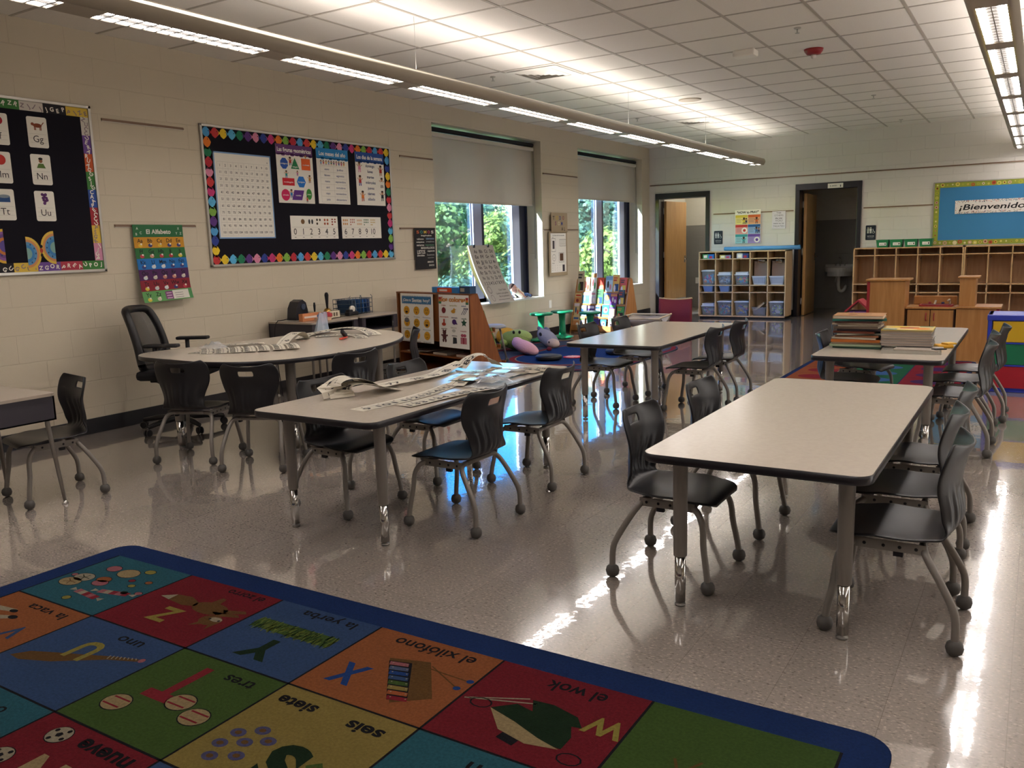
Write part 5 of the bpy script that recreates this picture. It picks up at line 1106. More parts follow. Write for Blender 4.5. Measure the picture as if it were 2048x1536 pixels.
for k in range(3):
    a = k*2*PI/3+.3; b = MB(); b.tube([(.08*math.cos(a), .08*math.sin(a), .40), (.15*math.cos(a), .15*math.sin(a), .05)], .012, greytube, 10); l = b.build('leg', t); b = MB(); b.ball((.152*math.cos(a), .152*math.sin(a), .028), .027, ballm, 12); b.build('ball_glide', l)
# black wobble cushions
for x, y, lb in ((-4.85, 8.60, 'black round wobble cushion in the open on the blue rug'), (-4.30, 9.35, 'black round wobble cushion partly hidden under the shiny table')):
    b = MB(); bm_ = mat('black_cushion', '#0d0e12', .5); b.lathe([(.05, .012), (.12, .012), (.15, .025), (.158, .04), (.155, .046), (.158, .052), (.15, .066), (.1, .075), (.02, .07)], bm_, (x, y, 0), 32); tagm(b, 'wobble_cushion', lb, 'cushion', 'black wobble cushions')

# ---------------------------------------------------------------- soft toys and floor seats
def soft(name, label, cat, c, parts, loc, rz=0, group=None):
    t = empty(name, label, cat, loc, rz, group); 
    for pn, pos, r, cc, rot in parts:
        b = MB(); b.ball((0, 0, 0), r, mat('plush'+cc, cc, .9, bump=(40, .5, .01)), 18); o = b.build(pn, t); o.location = pos; o.rotation_euler = rot
        for f in o.data.polygons: f.use_smooth = True
    return t
soft('plush_pillow', 'green plush frog pillow slumped under the window', 'pillow', None, [('body', (0, 0, .12), (.2, .16, .12), '#7d9450', (0, .2, .3)), ('hood', (.04, .03, .17), (.17, .13, .085), '#8fa563', (.2, .1, .5)), ('eye', (.03, -.09, .235), (.018, .014, .022), '#26241f', (0, 0, 0)), ('eye', (.1, -.06, .235), (.018, .014, .022), '#26241f', (0, 0, 0)), ('arm', (-.1, -.12, .1), (.06, .12, .05), '#8aa357', (0, 0, .5))], (-5.72, 9.28, .018))
soft('plush_pillow', 'pink plush pillow lying across the green one', 'pillow', None, [('body', (0, 0, .085), (.24, .11, .075), '#c99aa6', (0, .25, 0)), ('tail', (-.16, .02, .15), (.08, .06, .04), '#d6a8b4', (0, .3, 0))], (-5.40, 8.98, .014), -.35)
soft('plush_pillow', 'grey plush unicorn pillow with dark eye leaning on the stool', 'pillow', None, [('body', (0, 0, .10), (.25, .12, .085), '#8a8a98', (0, .38, 0)), ('muzzle', (.17, -.01, .055), (.1, .085, .055), '#b39f97', (0, .3, 0)), ('ear', (-.22, 0, .20), (.09, .03, .035), '#7f8092', (0, .3, 0)), ('ear', (-.14, .06, .20), (.08, .03, .035), '#7f8092', (0, .2, 0)), ('eye', (-.02, -.1, .16), (.035, .012, .026), '#17161c', (0, .5, .1)), ('nostril', (.2, -.085, .075), (.015, .008, .015), '#3a3436', (0, 0, 0))], (-5.52, 9.78, .014), -.6)
soft('plush_pillow', 'yellow plush cushion behind the green frog pillow', 'pillow', None, [('body', (0, 0, .14), (.14, .16, .12), '#c79a3a', (0, .1, .2))], (-6.03, 9.56, .01))
soft('toy_ball', 'small dark red toy ball by the grey unicorn pillow', 'ball', None, [('body', (0, 0, .03), (.035, .03, .03), '#6a1a2a', (0, 0, 0))], (-5.28, 9.38, 0))
b = MB(); rw = K('#c8303a')
b.lathe([(.1, .012), (.115, .014), (.115, .018), (.02, .019)], rw, (-4.69, 8.9, 0), 28)
for k in range(5): b.box((-4.69, 8.9-.07+.035*k, .0195), (.16 if k in (1, 2, 3) else .1, .01, .001), white)
tagm(b, 'seat_spot', 'red and white striped round spot on the blue rug', 'mat')
# red folding floor seat
t = empty('floor_seat', 'red fabric reclining floor seat with tan rim near the bright doorway', 'seat', (-4.35, 11.35, 0), .05)
redf = mat('red_canvas', '#6c0d1e', .75, bump=(60, .3, .004)); tan = K('#b59b76')
b = MB(); n = 14; A = []; 
for j, (y_, z_) in enumerate(((0, .05), (.02, .3), (.04, .545), (.06, .545), (.05, .3), (.05, .05))): A.append([b.V((-.24+.48*i/n, y_+.03*math.cos((i/n-.5)*PI), z_-(.02*math.sin(PI*i/n) if z_ > .5 else 0))) for i in range(n+1)])
for j in range(5):
    for i in range(n): b.F((A[j][i], A[j][i+1], A[j+1][i+1], A[j+1][i]), redf, True)
for i in (0, n): b.F([A[j][i] for j in range(6)], redf)
b.build('backrest', t); b = MB(); b.tube([(-.24+.48*i/n, .05+.03*math.cos((i/n-.5)*PI), .55-.02*math.sin(PI*i/n)) for i in range(n+1)], .012, tan, 8); b.build('rim', t)
b = MB(); b.box((0, -.22, .07), (.48, .44, .12), redf, bev=.03); b.build('seat', t)
t = empty('floor_seat', 'grey-tan canvas sling floor seat in front of the red one', 'seat', (-4.62, 10.95, 0), 0)
tanf = mat('tan_canvas', '#a89a88', .7, bump=(30, .4, .006)); b = MB(); n = 16; G = []
for j in range(9):
    y_ = -.2+.4*j/8; G.append([b.V((-.30+.6*i/n, y_, .31+.03*(j/8)-.16*math.sin(PI*j/8)*(.4+.6*math.sin(PI*i/n))-.02*math.sin(PI*i/n))) for i in range(n+1)])
for j in range(8):
    for i in range(n): b.F((G[j][i], G[j][i+1], G[j+1][i+1], G[j+1][i]), tanf, True)
o = b.build('sling', t, norm=False); md = o.modifiers.new('s', 'SOLIDIFY'); md.thickness = .008
b = MB(); b.tube([(-.3, -.2, .31), (-.28, -.2, .31), (.28, -.2, .31), (.31, -.18, .33), (.31, .18, .35), (.28, .2, .34), (-.28, .2, .34), (-.31, .18, .33), (-.31, -.18, .32), (-.3, -.2, .31)], .012, K('#c9b89a'), 8); b.build('rim', t)
for sx in (-.3, .3):
    b = MB(); b.tube([(sx, -.18, .31), (sx, .17, .012)], .009, greytube, 8); b.tube([(sx, .18, .33), (sx, -.17, .012)], .009, greytube, 8); b.build('leg', t)

# ---------------------------------------------------------------- window sill: chart pad and doll
t = empty('chart_pad', 'large lined alphabet chart pad leaning in the window, with two black clips', 'pad', (-6.24, 9.35, .6)); pad = mat('pad_paper', '#a9a39a', .7)
def pad_f(u, v, h):
    k = v/.80; x = .12-.24*k-.05*math.sin(k*PI); return Vector((x+h*.9, -.0+u-.15*k+.02*math.sin(k*PI), v*.985))
b = Print(pad_f); W_, H_ = .60, .78; b.body(0, 0, W_*.98, H_, pad, .02, 16, 2); tc = K('#3c3a3e')
for i, row in enumerate(('Aa Bb Cc Dd', 'Ee Ff Gg Hh', 'Ii Jj Kk Ll Mm', 'Nn Oo Pp Qq', 'Rr Ss Tt Uu Vv', 'Ww Xx Yy Zz !?', '1234567890')):
    L_ = row.split() if i < 6 else list(row); sz = .046; nn = len(L_)
    for j, s2 in enumerate(L_): b.text(s2, .06+(W_-.1)*(j+.5)/nn, .70-i*.072, sz, tc, 3, .018, w=None if i == 6 else min(.09, (W_-.1)/nn*.62))
for i in range(16): a = i*2*PI/16; b.line(.12+.04*math.cos(a), .18+.045*math.sin(a), .12+.04*math.cos(a+.4), .18+.045*math.sin(a+.4), .006, tc, 3); b.line(.11+.035*math.cos(a), .07+.04*math.sin(a), .11+.035*math.cos(a+.4), .07+.04*math.sin(a+.4), .004, tc, 3)
b.text('Chart Tablet', .42, .17, .022, tc, 3, .01, w=.18); b.text('Cuaderno para gráficas', .38, .125, .022, tc, 3, .01, w=.3); b.text('Bloc de presentación', .4, .085, .022, tc, 3, .01, w=.25); b.line(.22, .04, .5, .04, .006, K('#5a5658'), 3)
b.build('cover', t)
b = Print(lambda u, v, h: pad_f(u, v, 0)+Vector((-.05*math.sin(v/.78*PI)-.02, 0, 0))); b.body(0.0, 0, W_*.98, H_, K('#c8b48c'), .004, 16, 2); b.build('back_pages', t)
for u in (.12, .46):
    b = MB(); p = pad_f(u, .78, 0); b.box((p.x-.01, p.y, p.z-.01), (.05, .035, .04), K('#17171c'), bev=.003); b.build('binder_clip', t)
t = empty('doll', 'pale sunlit doll with brown hair reclining on the window sill', 'doll', (-6.33, 10.36, .601)); sk = mat('doll_skin', '#d9a48e', .5); cl = mat('doll_clothes', '#e6ddc4', .85)
def pt(name, pts, rs, m): b = MB(); b.tube(pts, rs, m, 12, smoothpath=1); o = b.build(name, t); return o
pt('body', [(0, -.06, .12), (0, -.02, .11), (.0, .06, .065), (.0, .12, .045)], [.03, .045, .05, .045], cl)
b = MB(); b.ball((0, -.115, .155), (.052, .05, .056), sk, 18); b.ball((.047, -.12, .15), (.012, .01, .01), sk, 8); b.ball((.049, -.135, .165), (.004, .005, .006), dark, 8); b.ball((.049, -.1, .165), (.004, .005, .006), dark, 8); b.ball((.05, -.12, .133), (.003, .01, .004), K('#a04a4a'), 8); b.ball((.0, -.06, .11), (.03, .03, .03), sk, 10); b.build('head', t)
b = MB(); b.ball((-.018, -.12, .175), (.052, .054, .052), K('#3a2a24', .9), 16); b.build('hair', t)
for s_ in (1, -1): pt('arm', [(.03*s_, -.04, .12), (.075*s_, -.01, .08), (.08*s_, .05, .03), (.08*s_, .08, .018)], [.02, .017, .014, .013], cl if s_ < 0 else sk)
pt('leg', [(.03, .12, .045), (.04, .2, .05), (.03, .3, .025)], [.034, .026, .02], K('#4a6aa0')); pt('leg', [(-.03, .12, .045), (-.03, .2, .04), (-.035, .28, .025)], [.034, .026, .02], sk)
for x, y_ in ((.03, .32), (-.035, .30)): b = MB(); b.ball((x, y_, .025), (.022, .035, .024), K('#3a2233'), 12); b.build('shoe', t)

# ---------------------------------------------------------------- things on the wall desks
DZ = .711
t = empty('tape_dispenser_case', 'dark hooded device standing on the wall desk behind the orange box', 'device', (-6.03, 5.72, DZ)); dk = mat('device_dark', '#1d1e28', .35)
b = MB(); P = [(0, 0), (.16, 0), (.16, .09), (.14, .16), (.10, .19), (.05, .17), (.015, .11)]
A = [b.V((-.05, p, q)) for p, q in P]; B = [b.V((.07, p, q)) for p, q in P]; b.F(A, dk); b.F(B[::-1], dk)
for i in range(7): b.F((A[i], B[i], B[(i+1) % 7], A[(i+1) % 7]), dk)
b.build('housing', t); t['category'] = 'device'; t.name = 'electric_pencil_sharpener'
b = MB(); b.lathe([(.03, 0), (.03, .006), (.02, .008)], K('#3a4458'), (.07, .1, .12), 16, R=Matrix.Rotation(PI/2, 4, 'Y')); b.build('dial', t)
b = MB(); b.tube([(0, -.002, .02), (.02, -.1, .012), (.04, -.25, .012), (.05, -.26, -.3), (.08, -.24, -.69)], .004, dark, 6, smoothpath=2); b.build('power_cord', t)
b = MB(); b.b2((-5.82, 5.62, DZ), (-5.77, 5.86, DZ+.07), K('#c98358')); b.b2((-5.769, 5.64, DZ+.028), (-5.768, 5.80, DZ+.046), K('#e0d0c4')); b.ball((-5.768, 5.82, DZ+.036), (.002, .018, .018), K('#2f5a8a'), 10); tagm(b, 'card_box', 'flat orange box with white lettering at the front of the wall desk', 'box')
b = MB(); b.b2((-5.70, 5.70, DZ), (-5.62, 5.84, DZ+.03), K('#c9a58a')); tagm(b, 'card_box', 'small tan box lying at the front edge of the wall desk', 'box')
t = empty('supply_tray', 'cream tray of small supplies on the wall desk beneath the handbell', 'tray', (-5.85, 5.97, DZ)); cm_ = K('#cfc6ae'); b = MB()
for lo, hi in (((-.1, -.1, 0), (.1, .13, .006)), ((-.1, -.1, 0), (-.092, .13, .07)), ((.092, -.1, 0), (.1, .13, .07)), ((-.1, -.1, 0), (.1, -.092, .07)), ((-.1, .122, 0), (.1, .13, .07))): b.b2(lo, hi, cm_)
for k in range(3): b.b2((.1005, .0+.035*k, .02), (.1015, .02+.035*k, .055), K('#6a5a48'))
b.build('tray_body', t); b = MB(); b.b2((-.06, -.07, .006), (.05, -.0, .06), K('#3fa860')); tagm(b, 'sticky_note_pad', 'green note pad in the cream supply tray', 'pad').location = (-5.87, 5.97, DZ)
b = MB(); b.ball((0, 0, 0), (.04, .07, .035), K('#a8303c'), 12); tagm(b, 'red_eraser', 'red rounded block between the orange box and the cream tray', 'eraser').location = (-5.74, 5.90, DZ+.036)
t = empty('handbell', 'brass handbell with a long black handle standing in the cream tray', 'bell', (-5.85, 6.03, DZ+.0065)); brass = mat('brass', '#b08a4a', .25, 1)
b = MB(); b.lathe([(.052, 0), (.054, .006), (.045, .03), (.038, .06), (.028, .08), (.008, .09)], brass, n=24); b.build('bell_cup', t); b = MB(); b.lathe([(.009, .085), (.011, .11), (.016, .17), (.02, .215), (.014, .235), (.004, .24)], dark, n=14); b.build('handle', t)
t = empty('handbell', 'small dark-handled bell beside the big brass handbell', 'bell', (-5.9, 5.91, DZ+.0065)); b = MB(); b.lathe([(.02, 0), (.018, .03), (.006, .05)], brass, n=14); b.build('bell_cup', t); b = MB(); b.lathe([(.006, .05), (.009, .08), (.012, .12), (.008, .15)], dark, n=12); b.build('handle', t)
t = empty('tape_dispenser', 'black desktop tape dispenser with a roll of white tape', 'dispenser', (-5.76, 6.27, DZ+.004)); b = MB(); b.box((0, 0, .02), (.06, .14, .04), dark, bev=.01); b.box((0, -.03, .045), (.05, .06, .03), dark, bev=.008); b.build('base', t); b = MB(); b.lathe([(.016, -.011), (.034, -.011), (.034, .011), (.016, .011)], K('#cfcac0'), (0, .01, .062), 20, R=Matrix.Rotation(PI/2, 4, 'Y')); b.build('tape_roll', t)
t = empty('wire_basket', 'blue wire file basket on the wall desk next to the brown shelf', 'basket', (-5.92, 6.47, DZ+.005)); wm = mat('basket_wire', '#3a4a5c', .35, .5); b = MB(); bw, bl_, bh = .11, .17, .15
for z in (.012, .06, .105, bh): b.tube([(-bw, -bl_, z), (bw, -bl_, z), (bw, bl_, z), (-bw, bl_, z), (-bw, -bl_, z)], .003, wm, 6)
for y_ in [-bl_+2*bl_*i/8 for i in range(9)]: b.tube([(bw, y_, bh), (bw, y_, .0), (-bw, y_, .0), (-bw, y_, bh)], .0025, wm, 6)
for y_ in (-bl_, -.01, .01, bl_): b.tube([(bw, y_, 0), (bw, y_, bh+.02), (bw, y_+.02*(1 if y_ < 0 else -1), bh+.035)], .003, wm, 6)
b.build('wire_frame', t)
for k, (y_, c) in enumerate(((-.12, '#27405e'), (-.06, '#4f5f74'), (-.0, '#2a5a94'), (.05, '#2a62a8'), (.1, '#2c5590'), (.14, '#5a6a94'))):
    b = MB(); b.box((0, y_, .075), (.19, .012, .13), K(c), R=Matrix.Rotation(.12, 4, 'X')); tagm(b, 'file_folder', ('navy file folder at the near end of the wire basket', 'slate grey file folder second in the wire basket', 'bright blue folder third in the wire basket', 'brightest blue folder in the middle of the wire basket', 'blue folder fifth in the wire basket', 'violet-blue folder at the far end of the wire basket')[k], 'folder', 'folders in the wire basket').location = (-5.92, 6.47, DZ+.006)
t = empty('plastic_bag', 'clear zip bag of counters standing at the back of the round-edged table', 'bag', (-5.20, 5.28, H6)); bg_ = veil_mat('bag_film', '#b9c6dc', .45, .12); b = MB(); n = 12; G = []
for j in range(7):
    k = j/6; G.append([b.V((.055*math.cos(2*PI*i/n)*(1-k)+.008*math.sin(i*2.3), .075*math.sin(2*PI*i/n)*(1-.35*k)+.02*k, .003+.17*k+.006*math.sin(i*1.7)*k)) for i in range(n)])
for j in range(6): b.bridge(G[j], G[j+1], bg_, False)
b.F(G[0][::-1], bg_); b.build('film', t); rnd = random.Random(2); b = MB()
for _ in range(24): b.box((rnd.uniform(-.03, .03), rnd.uniform(-.045, .045), .01+rnd.random()*.05), (.02, .02, .012), K(rnd.choice(['#5a9a9a', '#c9c2a8', '#3f7f8a', '#d8d4c8'])), rz=rnd.random()*3)
b.build('counters', t)['kind'] = 'stuff'

# ---------------------------------------------------------------- paper number strips
strip_m = K('#cfc8b8'); inkd = K('#26242a')
def ribbon(pts, w, label, nums, z, name='number_strip', group='paper number strips', line=True, size=.55, flip=1, m=None, rev=False):
    """pts: centre line (x, y, height above the table, roll); w: width"""
    P = []; Q = [Vector(p[:3]) for p in pts]
    for _ in range(2):
        N_ = [Q[0]]
        for i in range(len(Q)-1): N_ += [Q[i]*.75+Q[i+1]*.25, Q[i]*.25+Q[i+1]*.75]
        Q = N_+[Q[-1]]
    S = [0]
    for i in range(1, len(Q)): S.append(S[-1]+(Q[i]-Q[i-1]).length)
    Lr = S[-1]
    def f(u, v, h):
        i = 0
        while i < len(S)-2 and S[i+1] < u: i += 1
        k = (u-S[i])/max(1e-6, S[i+1]-S[i]); p = Q[i].lerp(Q[i+1], k)
        d0 = (Q[i+1]-Q[i]).normalized()
        side = Vector((-d0.y, d0.x, 0)).normalized(); n = d0.cross(side); n = n if n.z > 0 else -n
        return Vector((0, 0, z)) + p + side*v*flip + n*(h+.0006)
    b = Print(f); b.body(0, -w/2, Lr, w/2, m or strip_m, .0006, 2, 26)
    k = len(nums)
    if line: b.rectu(.01, w*.2, Lr-.01, w*.225, inkd, 1, 26)
    for i, s_ in enumerate(nums):
        u = Lr*(i+.5)/k; b.ell(u, w*.22, w*.06, w*.06, inkd, 2, 8); b.text(s_, u, -w*.16, w*size*.75, inkd, 2, .02, w=min(Lr/k*.8, w*.4*len(s_)))
    return setp(b.build(name), label, 'paper strip', group)
TZ = .6105
# littered table
ribbon([(-2.67, 2.90, .0), (-2.62, 3.2, .003), (-2.64, 3.45, .001), (-2.68, 3.7, .004)], .10, 'long number strip running from nearest the table end, numbers 9 to 16', ['9', '10', '11', '12', '13', '14', '15', '16'], TZ, flip=1)
ribbon([(-2.52, 3.06, .002), (-2.49, 3.3, .004), (-2.46, 3.5, .006), (-2.42, 3.66, .002)], .10, 'number strip reading 133, 134, 135, 136 at the aisle side of the littered table', ['133', '134', '135', '136'], TZ+.002)
ribbon([(-2.98, 3.42, .012), (-2.93, 3.62, .02), (-2.95, 3.9, .006), (-3.02, 4.1, .012), (-3.03, 4.28, .03)], .11, 'wavy number strip reading 77 to 81 climbing to the folded card', ['77', '78', '79', '80', '81'], TZ+.003)
t0 = [(-3.06, 3.10, .075), (-3.0, 3.17, .085), (-2.94, 3.24, .05), (-2.88, 3.32, .005)]
ribbon([(-3.0, 3.10, .004), (-3.02, 3.10, .06), (-3.0, 3.15, .095), (-2.96, 3.23, .09), (-2.95, 3.32, .03), (-2.93, 3.44, .004)], .15, 'bunched stack of folded number strips reading 7 and 14', ['7', '14', '12'], TZ+.004, name='folded_strip')
ribbon([(-2.96, 3.12, .002), (-2.98, 3.13, .04), (-2.96, 3.18, .07), (-2.92, 3.26, .06), (-2.9, 3.35, .02), (-2.88, 3.44, .002)], .13, 'second folded strip tucked inside the bunched one', ['5', '6', '7'], TZ+.002, name='folded_strip', line=False)
ribbon([(-2.98, 4.18, .004), (-2.96, 4.24, .06), (-2.91, 4.30, .085), (-2.86, 4.33, .05), (-2.84, 4.38, .004)], .12, 'tent-folded strip reading 82 and 51', ['82', '51'], TZ+.004, name='folded_strip')
ribbon([(-2.62, 3.62, .004), (-2.66, 3.78, .03), (-2.72, 3.95, .012), (-2.74, 4.1, .004)], .10, 'curling number strip in the middle of the littered table', ['16', '17', '18'], TZ+.003)
rnd = random.Random(4); gp = mat('glossy_card_blue', '#b8ad9c', .12, coat=.6); gp2 = mat('glossy_card_tan', '#a3937c', .3)
for k, (x, y_, L_, lb) in enumerate(((-2.55, 4.36, .42, 'nearest the table corner'), (-2.60, 4.28, .45, 'second from the table corner'), (-2.63, 4.19, .46, 'third from the table corner'), (-2.66, 4.10, .46, 'in the middle of the fan'), (-2.66, 4.01, .44, 'fifth in the fan'), (-2.64, 3.92, .42, 'sixth in the fan'), (-2.60, 3.83, .38, 'seventh in the fan'), (-2.58, 3.74, .34, 'closest to the clear bag'))):
    a = .15+rnd.uniform(-.07, .07); L_ *= .8
    z = TZ+.0025*k
    ribbon([(x-L_*.5*math.cos(a), y_-L_*.5*math.sin(a), .001), (x, y_, .008+rnd.random()*.006), (x+L_*.5*math.cos(a), y_+L_*.5*math.sin(a), .001)], .095, 'glossy laminated strip fanned out on the littered table, '+lb, [['enero', 'lunes'], ['5', '12'], ['2', '3'], ['hoy', '7'], ['9', '4'], ['8', '1'], ['mayo', '6'], ['0', '3']][k], z, name='laminated_strip', group='fanned laminated strips', m=gp if k % 2 else gp2, line=False, size=.45)
t = empty('plastic_bag', 'crumpled clear plastic bag beside the 136 strip on the littered table', 'bag', (-2.45, 3.74, TZ+.003)); film = veil_mat('crumpled_film', '#cdd3da', .3, .08); b = MB(); rnd = random.Random(11); G = []
for j in range(12): G.append([b.V((-.11+.22*i/13, -.13+.26*j/11, .004+.05*max(0, math.sin(PI*i/13))*max(0, math.sin(PI*j/11))*rnd.uniform(.35, 1.15))) for i in range(14)])
for j in range(11):
    for i in range(13): b.F((G[j][i], G[j][i+1], G[j+1][i+1], G[j+1][i]), film)
b.build('film', t, norm=False)
# teacher table
KZ = H6+.0006
ribbon([(-5.12, 3.86, .0), (-5.0, 4.0, .004), (-4.9, 4.15, .002)], .1, 'number strip lying nearest the swivel chair armrest', ['20', '21', '22'], KZ)
for k, (x, y_) in enumerate(((-5.05, 3.98), (-4.97, 4.04), (-4.89, 4.10), (-4.81, 4.16), (-4.73, 4.22), (-4.66, 4.30), (-4.60, 4.38))):
    ribbon([(x-.16, y_+.1, .002), (x-.02, y_+.0, .004), (x+.12, y_-.12, .0)], .085, 'overlapping number strip, %s of seven toward the convex edge of the teacher table' % ['first', 'second', 'third', 'fourth', 'fifth', 'sixth', 'seventh'][k], [str(30+10*k+q) for q in range(4)], KZ+.0015+.002*k)
ribbon([(-5.25, 4.25, .004), (-5.15, 4.36, .01), (-5.05, 4.5, .004)], .1, 'short white strip near the back edge of the teacher table', ['24', '25'], KZ)
ribbon([(-4.78, 4.42, .006), (-4.86, 4.58, .055), (-4.92, 4.74, .075), (-4.96, 4.82, .03), (-4.95, 4.86, .002)], .09, 'strip curling upward with 6 and 9 in the middle of the teacher table', ['6', '8', '9'], KZ+.002)
ribbon([(-4.98, 4.82, .004), (-5.12, 5.0, .01), (-5.18, 5.2, .012), (-5.12, 5.36, .006)], .1, 'strip along the wall-side edge of the teacher table', ['119', '118', '117'], KZ+.001)
ribbon([(-5.12, 5.02, .006), (-5.05, 5.16, .03), (-4.93, 5.27, .05), (-4.80, 5.31, .045), (-4.68, 5.30, .02), (-4.56, 5.22, .002)], .12, 'arched strip reading 112 to 116 on the far half of the teacher table', ['116', '115', '114', '113', '112'][::-1], KZ+.004, flip=1)
ribbon([(-4.98, 4.98, .004), (-4.86, 5.1, .012), (-4.72, 5.16, .01), (-4.6, 5.1, .004), (-4.52, 5.02, .002)], .1, 'crumpled strip in front of the arched one', ['107', '108', '109', '110'], KZ+.001)
t = empty('stapler', 'black stapler with a red base lying on the teacher table', 'stapler', (-4.62, 4.92, KZ+.006), .5); b = MB(); b.box((0, 0, .006), (.03, .16, .012), K('#c8402c', .4), bev=.004); b.build('base', t); b = MB(); b.box((0, .02, .035), (.028, .13, .03), dark, bev=.008, R=Matrix.Rotation(-.45, 4, 'X')); b.box((0, .06, .02), (.025, .03, .03), dark, bev=.004); b.build('arm', t)
b = MB(); rnd = random.Random(12); G = []
for j in range(8): G.append([b.V((-.09+.18*i/9, -.07+.14*j/7, .003+.06*max(0, math.sin(PI*i/9))*max(0, math.sin(PI*j/7))*rnd.uniform(.4, 1.2))) for i in range(10)])
for j in range(7):
    for i in range(9): b.F((G[j][i], G[j][i+1], G[j+1][i+1], G[j+1][i]), film)
o = b.build('plastic_wrap', norm=False); o.location = (-5.16, 4.12, KZ+.006); setp(o, 'crumpled clear wrap near the tip of the teacher table', 'wrap')

# ---------------------------------------------------------------- stacks of books
z = .6105; rnd = random.Random(6)
BK = [('#2c4a3c', .012, .30), ('#9fae8f', .016, .32), ('#b8a080', .013, .31), ('#b5672c', .02, .33), ('#a8988a', .014, .28), ('#8a5a3c', .012, .27), ('#2f4f52', .014, .29), ('#6b3a2c', .012, .26), ('#3a3036', .014, .27), ('#7a6a5c', .016, .27), ('#8a7c70', .012, .26), ('#c0a88c', .012, .27), ('#4a2f2a', .01, .27), ('#2f6b62', .016, .33), ('#b98a5f', .02, .31)]
NM = ['dark green book at the bottom of the tall stack', 'pale green book second from the bottom of the tall stack', 'tan book third from the bottom of the tall stack', 'orange book low in the tall stack, spine out', 'grey book just above the orange one', 'brown book below the teal-edged one', 'dark teal-edged book in the lower half of the tall stack', 'rust-brown book near the middle of the tall stack', 'near-black book in the middle of the tall stack', 'grey-brown book above the near-black one', 'light grey book in the upper half of the tall stack', 'cream book fourth from the top of the tall stack', 'thin dark brown book under the teal one', 'teal book second from the top of the tall stack', 'peach-covered book on top of the tall stack']
for k, (c, h, w) in enumerate(BK):
    flat_book((-1.0+rnd.uniform(-.012, .012), 6.02+rnd.uniform(-.015, .015), z), w, .26+rnd.uniform(-.02, .03), h, c, rnd.uniform(-.09, .09)+(.25 if k in (6, 13) else 0), NM[k], group='books in the tall stack', spy=k in (0, 1, 3, 5, 7, 8, 9, 12, 13)); z += h+.0003
b = Print(plane_f((-1.12, 5.93, z), (1, 0, 0), (0, 1, 0))); b.dh = .0003; b.text('Cuentos', .12, .12, .03, K('#8a4a30'), 1, .02, w=.14); b.ell(.08, .06, .03, .02, K('#8f5a44'), 1)
o = b.build('cover_print'); top = [q for q in bpy.data.objects if q.get('label') == NM[-1]][0]; o.parent = top; o.matrix_parent_inverse = (Matrix.Translation(top.location) @ Matrix.Rotation(top.rotation_euler.z, 4, 'Z')).inverted(); o.location = (0, 0, 0)
z = .6105; ML = ['magazine at the bottom of the wide stack', 'second magazine up in the wide stack', 'third magazine up in the wide stack', 'fourth magazine up in the wide stack', 'fifth magazine up in the wide stack', 'magazine just under the colourful top one']
z0_ = .6105
b = MB(); b.box((-.66, 5.83, z0_+.008), (.34, .24, .016), veil_mat('clear_folder', '#b8b4aa', .8, .15), rz=.1); b.box((-.62, 5.85, z0_+.02), (.26, .2, .008), K('#a39a8e'), rz=-.05); b.box((-.5, 5.80, z0_+.027), (.07, .05, .006), K('#2a2a2c'), rz=.6); tagm(b, 'clear_folder', 'clear plastic folder with papers under the magazine stack', 'folder')
z = z0_+.0305
for k in range(6):
    flat_book((-.70+rnd.uniform(-.006, .006), 6.0+rnd.uniform(-.006, .006), z), .30, .26, .0155, ('#8b8784', '#a59e96')[k % 2], rnd.uniform(-.03, .03)+.03, ML[k], name='magazine', group='magazines in the wide stack', pages='#b8a89a'); z += .0158
t = flat_book((-.70, 6.0, z), .30, .26, .008, '#c8b25a', .03, 'magazine with yellow, orange and green cover on top of the wide stack', name='magazine', group='magazines in the wide stack')
b = Print(plane_f((-.14, -.12, .008), (1, 0, 0), (0, 1, 0))); b.dh = .0003
b.rect(0, 0, .28, .24, K('#c9b27a')); b.ell(.08, .18, .06, .04, K('#d8b82a'), 2); b.rect(.09, .08, .2, .17, K('#a8482c'), 2); b.ell(.22, .08, .05, .05, K('#d8822a'), 3); b.ell(.14, .04, .06, .03, K('#e6cf8a'), 3); b.rect(.2, .2, .28, .24, K('#5a8a6a'), 2); b.rect(.0, .0, .08, .05, K('#5a8a94'), 2)
b.build('cover_print', t)
b = MB(); b.box((-.50, 6.10, z0_+.012), (.1, .09, .022), K('#c9962a'), rz=.4, bev=.008); b.box((-.47, 6.11, z0_+.028), (.07, .06, .012), K('#d8aa3a'), rz=.8, bev=.004); tagm(b, 'foil_wrapper', 'yellow crumpled wrapper beside the wide magazine stack', 'wrapper')
# ---------------------------------------------------------------- rugs
def rug_mat(c):
    c = '#' + ''.join('%02x' % int(int(c[i:i+2], 16)*.6) for i in (1, 3, 5)) if len(c) == 7 else c
    return mat('rug'+c, c, .95, spec=.1, noise=(110, .16), bump=(420, .5, .004))
RC = {k: rug_mat(v) for k, v in dict(navy='#1c3a78', edge='#131a30', teal='#2f6f80', red='#8a1c28', blue='#3c5a8c', orange='#b5683a', green='#4b6a2c', yellow='#a8924a', cream='#c0a878', dkgreen='#173018', brown='#7a5428', black='#14131a', pink='#c07078', lime='#7f8f3a', purple='#5a5a8a', white='#c0b49a', rd='#a02434', yl='#b0a048', bright='#1f4a98', sky='#4a7ec8', grey='#5f6f94', oran='#c8683a', grn='#1f7a50', mag='#b02038', pur='#5a2f78', red2='#b02a38').items()}
t = empty('alphabet_rug', 'large blue-bordered Spanish alphabet rug of coloured squares nearest the camera', 'rug', (-3.595, 2.285, 0)); RX, RY_ = 3.345, 3.6
